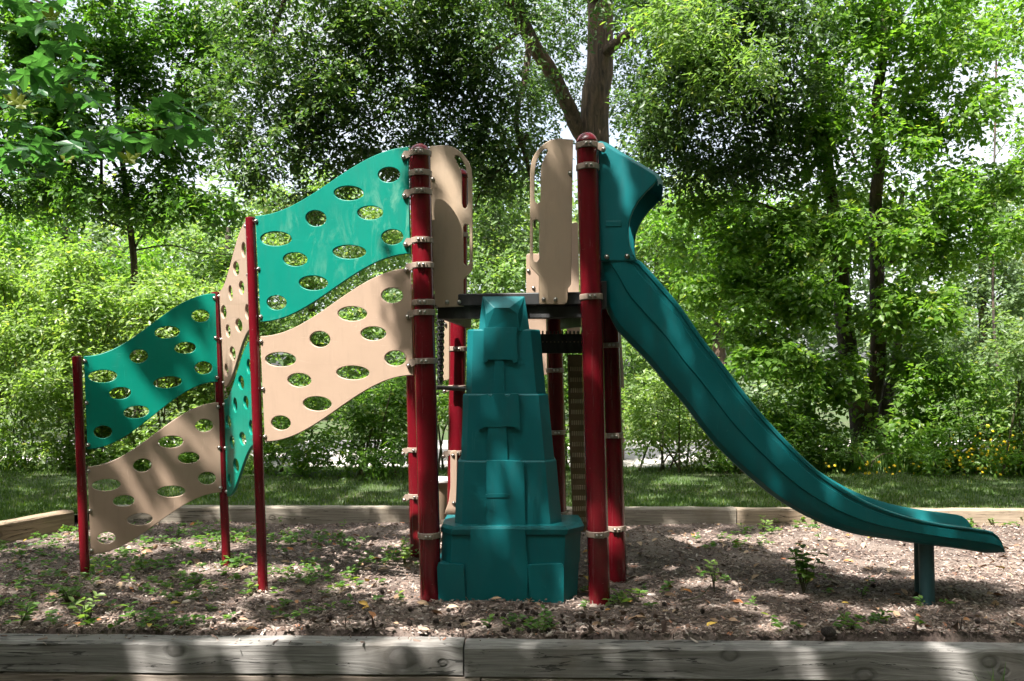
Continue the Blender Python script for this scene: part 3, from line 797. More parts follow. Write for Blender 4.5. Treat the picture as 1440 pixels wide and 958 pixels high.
def sprays(C, Rad, ntw, m, tl, leaf, r, aspect=.55, droop=-.25, flat=1.0, shell=.55):
    """leafy twigs in ellipsoids. C (k,3) centres, Rad (k,3); ntw twigs each with m leaves of length leaf"""
    k = len(C); idx = np.repeat(np.arange(k), ntw); n = len(idx)
    d = unit(r.normal(size=(n, 3))); rad = (shell + (1 - shell) * r.random(n) ** .6)[:, None] * (r.random((n, 1)) ** .35)
    O = C[idx] + d * rad * Rad[idx]
    D_ = unit(d * .7 + r.normal(size=(n, 3)) * .55 + np.array([0, 0, droop]))
    j = np.arange(m)
    side = unit(np.cross(D_, np.array([0, 0, 1.0]) + r.normal(size=(n, 3)) * .3))
    tls = tl * r.uniform(.6, 1.25, n)
    sg = np.where(j % 2 == 0, 1, -1)
    P = O[:, None] + D_[:, None] * (tls[:, None] * (j / m)[None])[..., None] + side[:, None] * (sg * leaf * .42)[None, :, None] + np.array([0, 0, -1.0]) * ((j / m) ** 2 * tl * .25)[None, :, None]
    P = P + r.normal(size=P.shape) * leaf * .22
    T = D_[:, None] * .55 + side[:, None] * sg[None, :, None] + r.normal(size=P.shape) * .35 + np.array([0, 0, -.25])
    N = np.array([0, 0, .5]) * flat + np.array(SUN) * .75 + r.normal(size=P.shape) * .55 + d[:, None] * .25
    P = P.reshape(-1, 3); T = T.reshape(-1, 3); N = N.reshape(-1, 3)
    L = leaf * r.uniform(.65, 1.25, len(P)); return P, T, N, L, L * aspect * r.uniform(.8, 1.2, len(P))
def crown(blobs, r, shape=2, name="crown", mat=None, parent=None, origin=(0, 0, 0), sub=10, subr=.34, **kw):
    """blobs: (centre, radii, leaves, leaf size). Each blob is broken into sub clumps of its own"""
    Vs = []; Fs = []; b = 0
    m = kw.get('m', 9)
    for (c, R3, nl, ls) in blobs:
        c = np.array(c); R3 = np.array(R3)
        d = unit(r.normal(size=(sub, 3))); C = c + d * (r.random((sub, 1)) ** .45) * R3 * .85
        Rad = np.repeat(R3[None] * subr, sub, 0) * r.uniform(.7, 1.35, (sub, 1))
        ntw = max(1, int(nl / m / sub))
        P, T, N, L, Wd = sprays(C, Rad, ntw, m, ls * kw.get('twig', 4.5), ls, r, kw.get('aspect', .5), kw.get('droop', -.25), kw.get('flat', 1.0))
        V, Fc = leaf_arrays(P, T, N, L, Wd, shape); Vs.append(V); Fs.append(Fc + b); b += len(V)
    V = np.concatenate(Vs) - np.array(origin); Fc = np.concatenate(Fs)
    return link(name, np_mesh(name, V, Fc, mat), parent, origin)
def pblob(px, py, Y, rx, ry, rd, n, ls):
    """a blob at a photo pixel; rx, ry in pixels at that distance, rd in metres"""
    k = Y / F; c = at(px, py, Y); return (tuple(c), (rx * k, rd, ry * k), n, ls)
def limb(m, pts, r0, r1, seg=10, n=14, wob=.0):
    L = smooth_line(pts, n); rr = random.Random(str(pts))
    if wob: L = [p + Vector((rr.uniform(-wob, wob), rr.uniform(-wob, wob), 0)) if 0 < i < n - 1 else p for i, p in enumerate(L)]
    m.tube(L, [r0 + (r1 - r0) * (i / (n - 1)) ** .8 for i in range(n)], seg)
def tree(name, label, base, limbs, blobs, lmat, bmat, cat="tree", group=None, shape=2, **kw):
    root = tag(empty(name, base), label, cat, group)
    m = MB()
    for (pts, r0, r1) in limbs: limb(m, pts, r0, r1, 12 if r0 > .08 else 7, 18 if r0 > .08 else 10, wob=r0 * .12)
    m.build("trunk", bmat, root, recalc=False)
    crown(blobs, np.random.default_rng(abs(hash_(label))), shape, "crown", lmat, root, Vector(base), **kw)
    return root
def hash_(s):
    h = 0
    for ch in s: h = (h * 131 + ord(ch)) % 2147483647
    return h

# shade map: unseen foliage is added overhead, with gaps where sun is wanted
LIT = []
def lit(p, r): LIT.append((Vector(p), r))
for x in np.arange(.95, 5.6, .35):
    lit((x, 6.55 + .05 * math.sin(x * 5), 0), .42 if x > 1.3 else .22); lit((x + .1, 7.2, 0), .40 if x > 1.5 else .22)
for x in np.arange(2.9, 5.6, .4): lit((x, 7.9, .1), .35); lit((x, 6.0, 0), .28)
for p, r_ in (((-1.25, 5.4, 1.95), .34), ((-.95, 5.3, 2.25), .34), ((-.75, 5.25, 1.9), .3), ((-1.35, 5.4, 1.5), .18), ((-.75, 5.25, 1.55), .3), ((-1.05, 5.3, 1.2), .13), ((-1.1, 5.35, 1.6), .2),
              ((-1.75, 5.8, 1.9), .3), ((-1.8, 5.9, 1.55), .28), ((-1.8, 5.8, 1.1), .14), ((.50, 5.2, 1.3), .10), ((.5, 5.2, .8), .09), ((-.47, 5.2, 1.3), .1),
              ((-2.65, 5.95, 1.25), .08), ((-2.40, 6.0, .75), .07), ((-2.28, 6.0, .6), .06), ((-2.55, 6, .35), .05),
              ((-.4, 6.5, 1.2), .15), ((.35, 6.7, 1.6), .16), ((0, 5.6, 1.9), .2), ((.48, 6.0, 1.1), .14), ((.47, 6.0, .6), .14), ((-.62, 7.05, .5), .2), ((1.0, 5.3, 2.3), .12), ((1.6, 5.2, 1.0), .16), ((2.4, 5.0, .5), .25), ((2.7, 5.1, .4), .22),
              ((-2.3, 7.0, 0), .28), ((-1.9, 6.85, 0), .2), ((-2.0, 6.1, 0), .2), ((-1.45, 6.2, 0), .22), ((-1.0, 6.15, 0), .25), ((-.8, 5.9, 0), .22), ((-.6, 5.6, 0), .2), ((-.95, 5.5, 0), .14), ((-1.5, 5.4, 0), .14),
              ((-1.55, 4.75, 0), .14), ((-1.2, 4.65, 0), .12), ((-.95, 4.75, 0), .06), ((-2.2, 4.8, 0), .07), ((-2.45, 4.33, -.03), .06), ((-1.58, 4.33, -.05), .04), ((-.55, 4.6, 0), .07),
              ((-3.6, 7.2, 0), .3), ((-3.9, 7.5, .1), .3), ((-2.9, 6.9, 0), .25), ((1.1, 5.7, 0), .12), ((1.05, 5.0, 0), .08), ((1.75, 4.78, 0), .09), ((2.25, 4.72, 0), .08), ((3.0, 4.8, 0), .12), ((3.2, 5.7, 0), .2),
              ((.15, 7.2, 0), .2), ((-.9, 7.0, 0), .15), ((-1.3, 7.1, 0), .15), ((.9, 4.7, 0), .08), ((-4.2, 9.5, .1), .3), ((-1.5, 9.6, .1), .22), ((3.5, 9.4, .1), .3), ((2.0, 10.6, .1), .3), ((-6, 8.6, .1), .4), ((-5.2, 7.8, .1), .3)):
    lit(p, r_)
lit((1.78, 5.39, .08), .10)
DARK = [(Vector((x, 5.22, h)), .2) for x in (-.32, 0, .3) for h in (.15, .45, .75, 1.05, 1.35, 1.65)]
DARK += [(Vector(p), .2) for p in ((-.35, 5.42, 2.0), (-.3, 5.42, 2.3), (-.35, 5.42, 2.55), (.3, 5.28, 2.0), (.3, 5.28, 2.35), (.35, 5.28, 2.65), (.22, 5.28, 2.15), (.22, 5.28, 2.5), (-.25, 5.42, 2.15), (-.4, 5.42, 2.2), (.5, 5.2, 2.6), (.5, 5.2, 2.3), (.5, 5.2, 2.0), (-.47, 5.24, .6), (-.47, 5.24, .9),
         (.72, 5.2, 2.5), (.72, 5.2, 2.2), (.75, 5.2, 1.9), (.8, 5.2, 1.6), (1.0, 5.1, 1.4), (1.2, 5.1, 1.15), (1.4, 5.05, .9), (1.65, 5.0, .7), (1.95, 4.95, .5), (.9, 5.15, 1.55), (1.1, 5.1, 1.3), (1.3, 5.08, 1.0), (1.5, 5.03, .8), (1.8, 4.98, .62))]
DARK += [(Vector((x, y, 0)), .15) for x in np.arange(.7, 3.0, .25) for y in (4.8, 5.0, 5.2, 5.4) if not (1.55 < x < 2.0 and y > 5.1)]
DARK += [(Vector((x, y, 0)), .13) for x, y in ((-2.9, 5.2), (-2.6, 5.2), (-2.3, 5.3), (-2.0, 5.2), (-1.7, 5.1), (-1.2, 5.0), (-.9, 5.15), (-.6, 5.1), (-.3, 4.9), (0, 4.85), (.3, 4.85), (.5, 4.9), (-3.0, 4.8), (-2.7, 4.7), (-1.8, 5.5), (-2.6, 5.6), (-3.0, 5.7))]
DARK += [(Vector((x, 4.62 + .08 * math.sin(x * 3), 0)), .16) for x in np.arange(-.2, 3.4, .22)] + [(Vector((x, yy, -.05)), .13) for x in np.arange(-3, 3.6, .2) for yy in (4.22, 4.38)]
DARK += [(Vector(p), .15) for p in ((-2.7, 5.95, 1.4), (-2.45, 6.0, 1.5), (-2.2, 6.1, 1.7), (-2.75, 5.95, .4), (-2.1, 6.1, .9), (-2.5, 6, 1.1))]
def shade_clumps():
    r = np.random.default_rng(5); out = []
    gx = np.arange(-7.5, 6.3, .25); gy = np.arange(3.0, 11.3, .25)
    for x in gx:
        for y in gy:
            p = Vector((x + r.uniform(-.1, .1), y + r.uniform(-.1, .1), 0))
            H = r.uniform(7.2, 9.6); t = H / SUN.z; c = p + SUN * t
            ok = True
            for q, rad in LIT:
                dq = (q - p); dq = dq - SUN * dq.dot(SUN)
                if dq.length < rad * .92 + .07: ok = False; break
            if not ok:
                for q, rad in DARK:
                    dq = (q - p); dq = dq - SUN * dq.dot(SUN)
                    if dq.length < rad: ok = True; break
            if ok: out.append(tuple(c))
    return np.array(out)
SC = shade_clumps()
_r = np.random.default_rng(6); FARC = []  # wider unseen foliage, added to cut the skylight over the bed
for x in np.arange(-15, 13, .55):
    for y in np.arange(-9, 13, .55):
        if -7.6 < x < 6.4 and y > 2.8: continue
        if y > 11.3: continue
        p = Vector((x + _r.uniform(-.25, .25), y + _r.uniform(-.25, .25), 0)); FARC.append(tuple(p + SUN * (_r.uniform(7.2, 9.8) / SUN.z)))
FARC = np.array(FARC)
def shade_crown(C, label_rng, mat, parent, origin, leaf, rad=.14, ntw=19):
    r = np.random.default_rng(label_rng)
    Rad = np.tile(np.array([[rad, rad, rad * .85]]), (len(C), 1)) * r.uniform(.8, 1.25, (len(C), 1))
    P, T, N, L, Wd = sprays(C, Rad, ntw, 6, .07, leaf, r, .66, -.1, 1.4, .1)
    V, Fc = leaf_arrays(P, T, N, L, Wd, 2)
    return V, Fc

# -- the oak behind the tower
ob = at(852, 664, 13); ob.z = LAWN - .05
k13 = 13.0
def o13(px, py, Y=13.0): return at(px, py, Y)
limbs = [([ob, o13(850, 420), o13(838, 180), o13(845, 60), o13(840, -120), o13(830, -330)], .27, .15),
         ([o13(836, 215), o13(812, 180), o13(785, 120, 12.7), o13(735, 35, 12.3), o13(690, -60, 12), o13(560, -240, 10.5)], .125, .09),
         ([o13(748, 45, 12.2), o13(738, 110, 12), o13(725, 170, 11.9), o13(738, 215, 11.9), o13(748, 260, 11.9), o13(752, 320, 11.9)], .055, .016),
         ([o13(735, 40, 12.3), o13(660, 95, 12), o13(580, 130, 11.6), o13(540, 160, 11.4), o13(480, 190, 11.3)], .035, .01),
         ([o13(742, 190, 11.9), o13(715, 225, 11.8), o13(680, 262, 11.7), o13(665, 300, 11.7)], .03, .01),
         ([o13(845, 80), o13(920, 20, 12), o13(1010, -20, 11.2), o13(1100, 30, 10.6)], .09, .03),
         ([o13(842, 0), o13(740, -160, 11), o13(600, -330, 8.5), o13(480, -520, 6.5)], .13, .05),
         ([o13(842, -60), o13(900, -260, 10.5), o13(980, -520, 8), o13(1050, -800, 6)], .13, .05),
         ([o13(560, -240, 10.5), o13(440, -100, 10.8), o13(380, 60, 11)], .07, .02),
         ([o13(1100, 300, 12), o13(1060, 285, 12.2), o13(1000, 287, 12.5)], .02, .03)]
B = []
for (px, py, Y, rx, ry, rd, n) in [(410, 110, 11.2, 85, 70, 1.0, 2600), (360, 40, 11.5, 70, 60, 1.0, 1800), (380, 210, 11.3, 80, 60, .8, 2400), (470, 210, 11.3, 75, 60, .8, 2000), (440, 285, 11.6, 60, 30, .6, 900),
                                   (540, 75, 11.3, 90, 70, 1.0, 2800), (640, 60, 11.2, 90, 70, 1.0, 3000), (600, 150, 11.5, 95, 55, .8, 2200), (690, 150, 11.6, 75, 60, .8, 2200), (640, 215, 11.7, 75, 40, .7, 1600), (700, 240, 11.8, 60, 40, .6, 1100),
                                   (700, -10, 12, 90, 50, 1.2, 2200), (560, -20, 10.8, 130, 50, 1.2, 3000), (420, -30, 10.8, 90, 50, 1.2, 1600), (790, 90, 14.3, 60, 80, .8, 1800),
                                   (935, 60, 11.6, 70, 70, 1.0, 2600), (1000, 70, 10.8, 90, 80, 1.0, 3200), (960, 150, 11.5, 100, 60, .9, 2800), (1060, 130, 11.2, 70, 60, .8, 1900), (945, 220, 12.0, 75, 50, .8, 2100), (1020, 230, 12.0, 80, 55, .8, 2200), (1090, 230, 12.2, 60, 50, .7, 1300), (900, 160, 14.2, 60, 80, .8, 1800), (1100, 30, 10.8, 90, 60, 1.0, 2200), (960, -30, 11, 130, 50, 1.2, 2800), (700, 320, 12.2, 40, 40, .5, 350), (760, 210, 12.6, 50, 40, .5, 700), (470, 130, 11, 60, 50, .8, 1500), (520, 30, 11, 60, 40, .8, 1200), (330, 120, 11.5, 50, 60, .8, 1000), (860, 20, 14.4, 60, 60, .9, 1500), (1120, 150, 11.6, 50, 70, .8, 1200), (560, 225, 11.6, 50, 30, .6, 600), (1000, 20, 10.4, 90, 50, .8, 1800), (745, 45, 11.5, 50, 40, .5, 210), (838, 30, 12.2, 40, 45, .4, 150), (770, 120, 12, 35, 35, .3, 80), (760, 130, 14.2, 60, 60, .8, 650), (720, 60, 14.2, 60, 60, .8, 600), (700, 200, 14, 70, 50, .8, 700), (780, 20, 14.4, 60, 50, .8, 600), (880, 100, 14.4, 50, 70, .8, 600), (500, 110, 13.5, 90, 70, 1, 800), (380, 150, 13.5, 80, 90, 1, 750), (620, 30, 13.5, 90, 60, 1, 800), (870, 230, 13.8, 50, 40, .6, 350), (560, 240, 12.5, 70, 35, .7, 450)]:
    B.append(pblob(px, py, Y, rx * 1.08, ry * 1.08, rd, int(n * 1.5), .080))
oak = tree("oak_tree", "big oak with rough brown forked trunk rising behind the tower", tuple(ob), limbs, B, L_OAK, M_BARK, aspect=.52, sub=20, subr=.36, twig=3.6)
crown([pblob(990, 55, 9.6, 75, 40, .6, 1500, .085), pblob(1050, 95, 9.6, 55, 35, .5, 1000, .085), pblob(940, 20, 9.7, 60, 35, .5, 900, .085), pblob(1010, 120, 9.8, 50, 22, .4, 500, .085)], np.random.default_rng(78), 2, "sunlit_foliage", L_PALE, oak, ob, sub=14, subr=.34, aspect=.38)  # oak leaves in the pale material: sunlight put into their colour
crown([((.3, 11.7, 8.0), (1.0, .9, .9), 3600, .085), ((.1, 11.4, 9.4), (1.0, .9, .9), 3600, .085), ((.5, 12.0, 7.0), (.6, .5, .5), 1500, .085), ((-.2, 11.2, 10.6), (1, .9, .9), 3000, .085)], np.random.default_rng(77), 2, "trunk_shade_foliage", L_OAK, oak, ob, sub=14, subr=.32, aspect=.42)  # clumps added above the view to shade the trunk
# unseen overhead foliage, laid out to cast the shade, hung on oak and sweetgum
near_oak = SC[:, 0] > -4.6
V, Fc = shade_crown(SC[near_oak], 3, L_OAK, oak, ob, .10)
link("shade_foliage", np_mesh("shade_foliage", V - np.array(ob), Fc, L_OAK), oak, ob)

V, Fc = shade_crown(FARC[FARC[:, 0] > -6], 13, L_OAK, oak, ob, .20, .36, 14)
link("sky_shade_foliage", np_mesh("sky_shade_foliage", V - np.array(ob), Fc, L_OAK), oak, ob)  # added out of view to dim the skylight
# -- the sweetgum beside the camera: only a branch of it reaches into the picture
gb = Vector((-6.6, -1.2, -.25))
gum = tag(empty("sweetgum_tree", tuple(gb)), "sweetgum reaching a leafy branch of star-shaped leaves into the upper corner", "tree")
m = MB()
limb(m, [gb, gb + Vector((.1, .1, 3)), gb + Vector((.0, .3, 6)), gb + Vector((.4, .8, 9.5))], .24, .10)
tipb = [at(-260, 235, 3.4), at(-60, 222, 3.6), at(60, 205, 3.75), at(160, 190, 3.8), at(255, 178, 3.85)]
limb(m, [gb + Vector((0, .15, 3.2)), gb + Vector((1.5, 2.4, 3.4)), tipb[0]] + tipb[1:], .018, .003, 8, 24)
limb(m, [gb + Vector((0, .15, 3.6)), at(-350, 60, 3.4), at(-40, 150, 3.7), at(50, 130, 3.75), at(120, 105, 3.8)], .022, .003, 8, 20)
limb(m, [at(-350, 60, 3.4), at(-80, 10, 3.6), at(20, -5, 3.7), at(60, 5, 3.7)], .02, .003, 8, 16)
limb(m, [gb + Vector((0, .3, 5.5)), Vector((-6.5, 1.5, 7.2)), Vector((-6, 4.5, 8.2))], .12, .04)
m.build("trunk", M_BARK, gum, recalc=False)
V, Fc = shade_crown(SC[~near_oak], 4, L_GUM, gum, gb, .10)
link("crown", np_mesh("crown", V - np.array(gb), Fc, L_GUM), gum, gb)  # unseen clumps, placed by the shade they cast
V, Fc = shade_crown(FARC[FARC[:, 0] <= -6], 14, L_GUM, gum, gb, .20, .36, 14)
link("sky_shade_foliage", np_mesh("sky_shade_foliage", V - np.array(gb), Fc, L_GUM), gum, gb)  # more unseen foliage added against skylight
def star_leaf():
    pts = []
    lob = [(0, 1.0, .2), (62, .88, .2), (-62, .88, .2), (128, .55, .2), (-128, .55, .2)]
    order = sorted(lob, key=lambda t: t[0])
    V = [(0, 0, 0)]
    for (ang, ln, w) in order:
        for da, rr in ((-31, .40), (-17, ln * .66), (0, ln), (17, ln * .66)):
            t = R(ang + da); V.append((math.sin(t) * rr, math.cos(t) * rr, -.22 * rr * rr + (.04 if da == -31 else 0)))
    V.append((.0, -.30, .02)); n = len(V) - 1
    Fs = [(0, i + 1, i) for i in range(1, n)] + [(0, 1, n)]
    me = bpy.data.meshes.new("leaf"); me.from_pydata(V, [], Fs); me.materials.append(L_GUM); me.update(); return me
LEAFM = star_leaf(); LEAFY = LEAFM.copy(); LEAFY.materials.clear(); LEAFY.materials.append(L_GUM_Y)
rl = random.Random(4)
def gum_leaf(px, py, Y, s, yellow=False):
    p = at(px, py, Y); o = link("leaf", LEAFY if yellow else LEAFM, gum, p)
    o.rotation_euler = (rl.uniform(-.75, .15), rl.uniform(-.5, .5), rl.uniform(0, 6.28))
    if yellow: o.rotation_euler = (R(100), 0, R(190)); o["label"] = "yellowing hanging leaf"
    o.scale = (s, s, s)
for (x0, y0, x1, y1, n) in ((55, 205, 275, 165, 84), (0, 120, 130, 100, 44), (-20, 5, 110, 15, 24), (0, 218, 60, 208, 26)):
    for i in range(n):
        t = rl.random(); sp = 22 + 14 * math.sin(math.pi * t)
        gum_leaf(x0 + (x1 - x0) * t + rl.gauss(0, 10), y0 + (y1 - y0) * t + rl.gauss(4, sp * .62), 3.75 + rl.uniform(-.3, .3), rl.uniform(.066, .10))
for p in ((182, 224, .062), (20, 142, .06), (30, 148, .05), (72, 24, .05), (98, 128, .035), (95, 225, .04)): gum_leaf(p[0], p[1], 3.6, p[2], True)

# -- dark maple-like tree behind the wall's low end
lb = at(195, 655, 13.2); lb.z = LAWN - .05
B = []
for (px, py, Y, rx, ry, rd, n) in [(60, 60, 11, 90, 70, 1.2, 3000), (160, 60, 11.2, 90, 80, 1.2, 3200), (250, 90, 11.4, 80, 80, 1.1, 2800), (40, 170, 11, 90, 60, 1.2, 2600), (140, 160, 11.2, 90, 60, 1.2, 2600), (240, 190, 11.4, 80, 60, 1.1, 2200),
                                   (60, 265, 11.2, 90, 55, 1.1, 2600), (150, 285, 11.3, 85, 50, 1.1, 2200), (245, 280, 11.4, 70, 45, 1.0, 1700), (310, 300, 11.5, 45, 25, .7, 600),
                                   (100, -40, 11, 180, 60, 1.5, 3600), (-70, 150, 11, 90, 180, 1.5, 3600), (300, 30, 11.5, 60, 50, 1.0, 1400), (290, 150, 13.2, 45, 50, .8, 900)]:
    B.append(pblob(px, py, Y * 1.14, rx, ry, rd, int(n * 1.25), .095))
a = lambda px, py: at(px, py, 13.2)
tree("maple_tree", "dark leafy tree with thin crooked trunk above the bright bushes", tuple(lb),
     [([lb, a(192, 500), a(190, 390), a(183, 320), a(175, 250), a(168, 180), a(160, 60), a(150, -80)], .065, .03),
      ([a(189, 350), a(205, 325), a(225, 310)], .022, .008), ([a(190, 352), a(240, 345), a(280, 356), a(330, 358)], .014, .006), ([a(176, 255), a(140, 200), a(80, 140)], .03, .01),
      ([a(172, 215), a(230, 150), a(280, 90)], .028, .01), ([a(142, 300), a(143, 220), a(140, 150)], .03, .015), ([a(183, 325), a(120, 300), a(60, 290)], .02, .008)], B, L_DARK, M_BARK2, aspect=.6, sub=12, subr=.32, twig=3.5)

# -- light green trees at the edge of the road
rb = at(1217, 668, 12.2); rb.z = LAWN - .05
a = lambda px, py, Y=12.2: at(px, py, Y)
B = []
for (px, py, Y, rx, ry, rd, n) in [(1180, 60, 13, 110, 70, 1.3, 2600), (1320, 70, 13, 90, 80, 1.3, 1900), (1170, 190, 13, 90, 60, 1.2, 2300), (1300, 190, 13, 80, 65, 1.2, 1900), (1080, 330, 12.8, 90, 60, 1.0, 2600), (1200, 330, 12.8, 80, 70, 1.0, 2100),
                                   (1310, 320, 13, 80, 60, 1.1, 2000), (1020, 400, 12.8, 80, 55, 1.0, 2100), (1120, 430, 12.6, 80, 55, 1.0, 2100), (1260, 440, 12.8, 80, 60, 1.0, 2000), (1060, 500, 12.6, 80, 50, .9, 1900), (1160, 520, 12.7, 70, 50, .9, 1500), (1290, 530, 12.8, 70, 50, .9, 1500),
                                   (1130, 600, 12.9, 70, 45, .8, 1300), (1280, 600, 12.9, 60, 40, .8, 1000), (1000, 330, 13.4, 70, 50, 1.0, 1500), (1400, 260, 13.2, 70, 35, 1.0, 1300), (1260, -40, 13, 200, 60, 1.5, 3000), (1390, 150, 13.2, 45, 50, 1.0, 700), (1060, 600, 13.1, 60, 45, .7, 1100), (1370, 340, 13.2, 60, 40, 1.0, 1100), (1210, 20, 13.6, 90, 60, 1.2, 850), (1330, 10, 13.6, 80, 50, 1.2, 750), (1150, 110, 13.6, 80, 60, 1.2, 800), (1250, 130, 13.6, 80, 60, 1.2, 750), (1330, 120, 13.8, 60, 50, 1.1, 500), (1220, 250, 13.6, 90, 50, 1.2, 850), (1310, 260, 13.8, 70, 45, 1.1, 600), (1430, 20, 13.4, 50, 40, 1.0, 400), (1150, 270, 13.4, 70, 45, 1, 650), (1410, 330, 13.4, 50, 40, 1, 400)]:
    B.append(pblob(px, py, Y * .91, rx, ry, rd, int(n * 1.15), .098))
tree("light_green_tree", "tall light green tree with two thin trunks behind the slide", tuple(rb),
     [([rb, a(1212, 600), a(1200, 540), a(1188, 470), a(1182, 380), a(1172, 300), a(1158, 180), a(1150, 60)], .20, .05),
      ([a(1214, 610), a(1232, 540), a(1234, 430), a(1232, 310), a(1236, 220), a(1234, 130), a(1245, 40), a(1230, -60)], .13, .05),
      ([a(1184, 415), a(1172, 395), a(1150, 405), a(1115, 412)], .03, .012), ([a(1188, 400), a(1194, 370), a(1196, 320)], .03, .02),
      ([a(1245, 45), a(1256, 20), a(1262, -30)], .03, .02), ([a(1232, 470), a(1268, 460), a(1310, 440)], .03, .01), ([a(1255, 370), a(1262, 320), a(1270, 270)], .05, .03),
      ([a(1236, 330), a(1300, 300), a(1370, 280), a(1440, 262)], .03, .012), ([a(1205, 230), a(1190, 190), a(1186, 160)], .02, .01)], B, L_LIGHT, M_BARK2, aspect=.62, sub=9, subr=.33, twig=3.0)
sb = at(1246, 668, 12.7); sb.z = LAWN - .05
tree("tree_stump", "dark broken trunk standing beside the light green tree's foot", tuple(sb), [([sb, at(1244, 620, 12.7), at(1238, 570, 12.7), at(1232, 545, 12.7)], .21, .15), ([at(1240, 580, 12.7), at(1258, 520, 12.7), at(1268, 430, 12.7)], .1, .04)],
     [pblob(1280, 480, 12.7, 60, 50, .8, 900, .1)], L_MID, M_BARK2, cat="tree")

def simple_tree(label, px, Y, blobs, lmat, ls, tr=.12, cat="tree", name="forest_tree", group=None, top=200, **kw):
    b = at(px, 660, Y); b.z = LAWN - .05
    rr = random.Random(label)
    lim = [([b, at(px + 3, 520, Y), at(px - 4, 400, Y), at(px + 2, top, Y)], tr, tr * .35)]
    BB = []
    for (x, y, rx, ry, rd, n) in blobs:
        BB.append(pblob(x, y, Y + rr.uniform(-.6, .6), rx, ry, rd, n, ls))
        q = at(px, max(y + 40, top + 30), Y); lim.append(([q, q.lerp(at(x, y, Y), .5) + Vector((0, 0, .1)), at(x, y, Y)], tr * .25, tr * .08))
    return tree(name, label, tuple(b), lim, BB, lmat, M_BARK2, cat, group, **kw)
gtree = "trees across the road"
simple_tree("pale feathery tree across the road seen between the tan entry panels", 700, 25, [(690, 270, 80, 45, 1.8, 3000), (650, 340, 70, 50, 1.8, 3000), (740, 340, 70, 50, 1.8, 3000), (700, 400, 90, 45, 1.8, 3200), (620, 420, 60, 50, 1.5, 2000), (780, 430, 60, 50, 1.5, 2000), (700, 500, 110, 60, 1.8, 3000), (700, 570, 120, 45, 1.8, 2200)], L_PALE, .15, .2, group=gtree, top=240)
simple_tree("pale green tree across the road behind the hood of the slide", 930, 23, [(930, 330, 70, 50, 1.5, 2600), (960, 420, 70, 60, 1.5, 2800), (900, 470, 60, 60, 1.5, 2200), (940, 540, 80, 50, 1.5, 2400), (890, 560, 60, 50, 1.5, 1600), (980, 290, 60, 40, 1.5, 1800)], L_PALE, .15, .2, group=gtree, top=280)
simple_tree("bright yellowish tree across the road above the slide", 1010, 19, [(1000, 350, 90, 50, 1.5, 3400), (1060, 300, 70, 45, 1.5, 2200), (950, 300, 60, 35, 1.4, 1600), (1090, 400, 80, 60, 1.5, 2800), (1000, 450, 80, 50, 1.5, 2600)], L_LIGHT, .13, .2, group=gtree, top=300)
simple_tree("greyish tree across the road above the scuffed green wall panel", 440, 26, [(400, 290, 60, 40, 1.8, 2200), (470, 260, 60, 40, 1.6, 1800), (520, 330, 70, 50, 1.8, 2400), (440, 370, 80, 50, 1.8, 3000), (560, 430, 70, 60, 1.8, 2200), (470, 460, 90, 60, 1.8, 2600), (480, 550, 100, 60, 1.8, 2400)], L_PALE, .16, .2, group=gtree, top=260)
simple_tree("pale tree across the road above the edge-on wall panels", 320, 24, [(300, 350, 60, 40, 1.8, 2200), (350, 370, 50, 50, 1.5, 1600), (270, 390, 60, 50, 1.6, 2200), (330, 450, 70, 60, 1.6, 2400), (250, 330, 50, 35, 1.5, 1200)], L_PALE, .15, .2, group=gtree, top=320)
simple_tree("tall hazy grey green tree across the road beyond the end of the slide", 1385, 30, [(1380, 380, 60, 55, 2, 2400), (1400, 460, 60, 55, 2, 2400), (1360, 510, 50, 50, 2, 1800), (1430, 400, 50, 60, 2, 2000), (1400, 300, 60, 40, 2, 1600), (1480, 500, 60, 70, 2, 1600)], L_FAR, .19, .25, group=gtree, top=300)
simple_tree("loose tree across the road with its crown high against the sky", 1400, 20, [(1420, 60, 70, 60, 1.5, 1500), (1440, 180, 50, 45, 1.4, 700), (1360, 20, 70, 50, 1.5, 1300), (1440, 240, 50, 35, 1.4, 800), (1340, 250, 60, 40, 1.4, 1200)], L_LIGHT, .13, .05, group=gtree, top=20)
simple_tree("green tree across the road behind the bright bushes", 90, 22, [(60, 340, 90, 60, 2, 3400), (150, 400, 90, 60, 2, 3400), (-20, 400, 80, 80, 2, 2800), (60, 450, 100, 60, 2, 3000), (210, 380, 60, 50, 2, 1800)], L_LIGHT, .15, .2, group=gtree, top=320)

# -- bushes along the far edge of the lawn
gb_ = "bushes along the far edge of the lawn"
def bush(label, px, Y, blobs, lmat=L_BUSH, ls=.10, stems=6, name="shrub", asp=.45, base_py=None):
    Y *= .885
    b = at(px, 660, Y); b.z = LAWN
    root = tag(empty(name, tuple(b)), label, "bush", gb_)
    rr = random.Random(label); m = MB()
    for (x, y, rx, ry, rd, n) in blobs:
        for k in range(max(1, stems // len(blobs) + 1)):
            s0 = b + Vector((rr.uniform(-.35, .35), rr.uniform(-.2, .2), -.03)); e = at(x + rr.uniform(-.5, .5) * rx, y + rr.uniform(-.4, .4) * ry, Y + rr.uniform(-.3, .3))
            limb(m, [s0, s0.lerp(e, .5) + Vector((rr.uniform(-.1, .1), 0, .15)), e], .017, .005, 6, 8)
    m.build("stem", M_STEM, root, recalc=False)
    crown([pblob(x, y, Y + rr.uniform(-.3, .3), rx, ry, rd, int(n * 1.5), ls * .82) for (x, y, rx, ry, rd, n) in blobs], np.random.default_rng(hash_(label)), 2, "foliage", lmat, root, b, sub=12, subr=.34, aspect=asp, droop=-.05, twig=4)
    return root
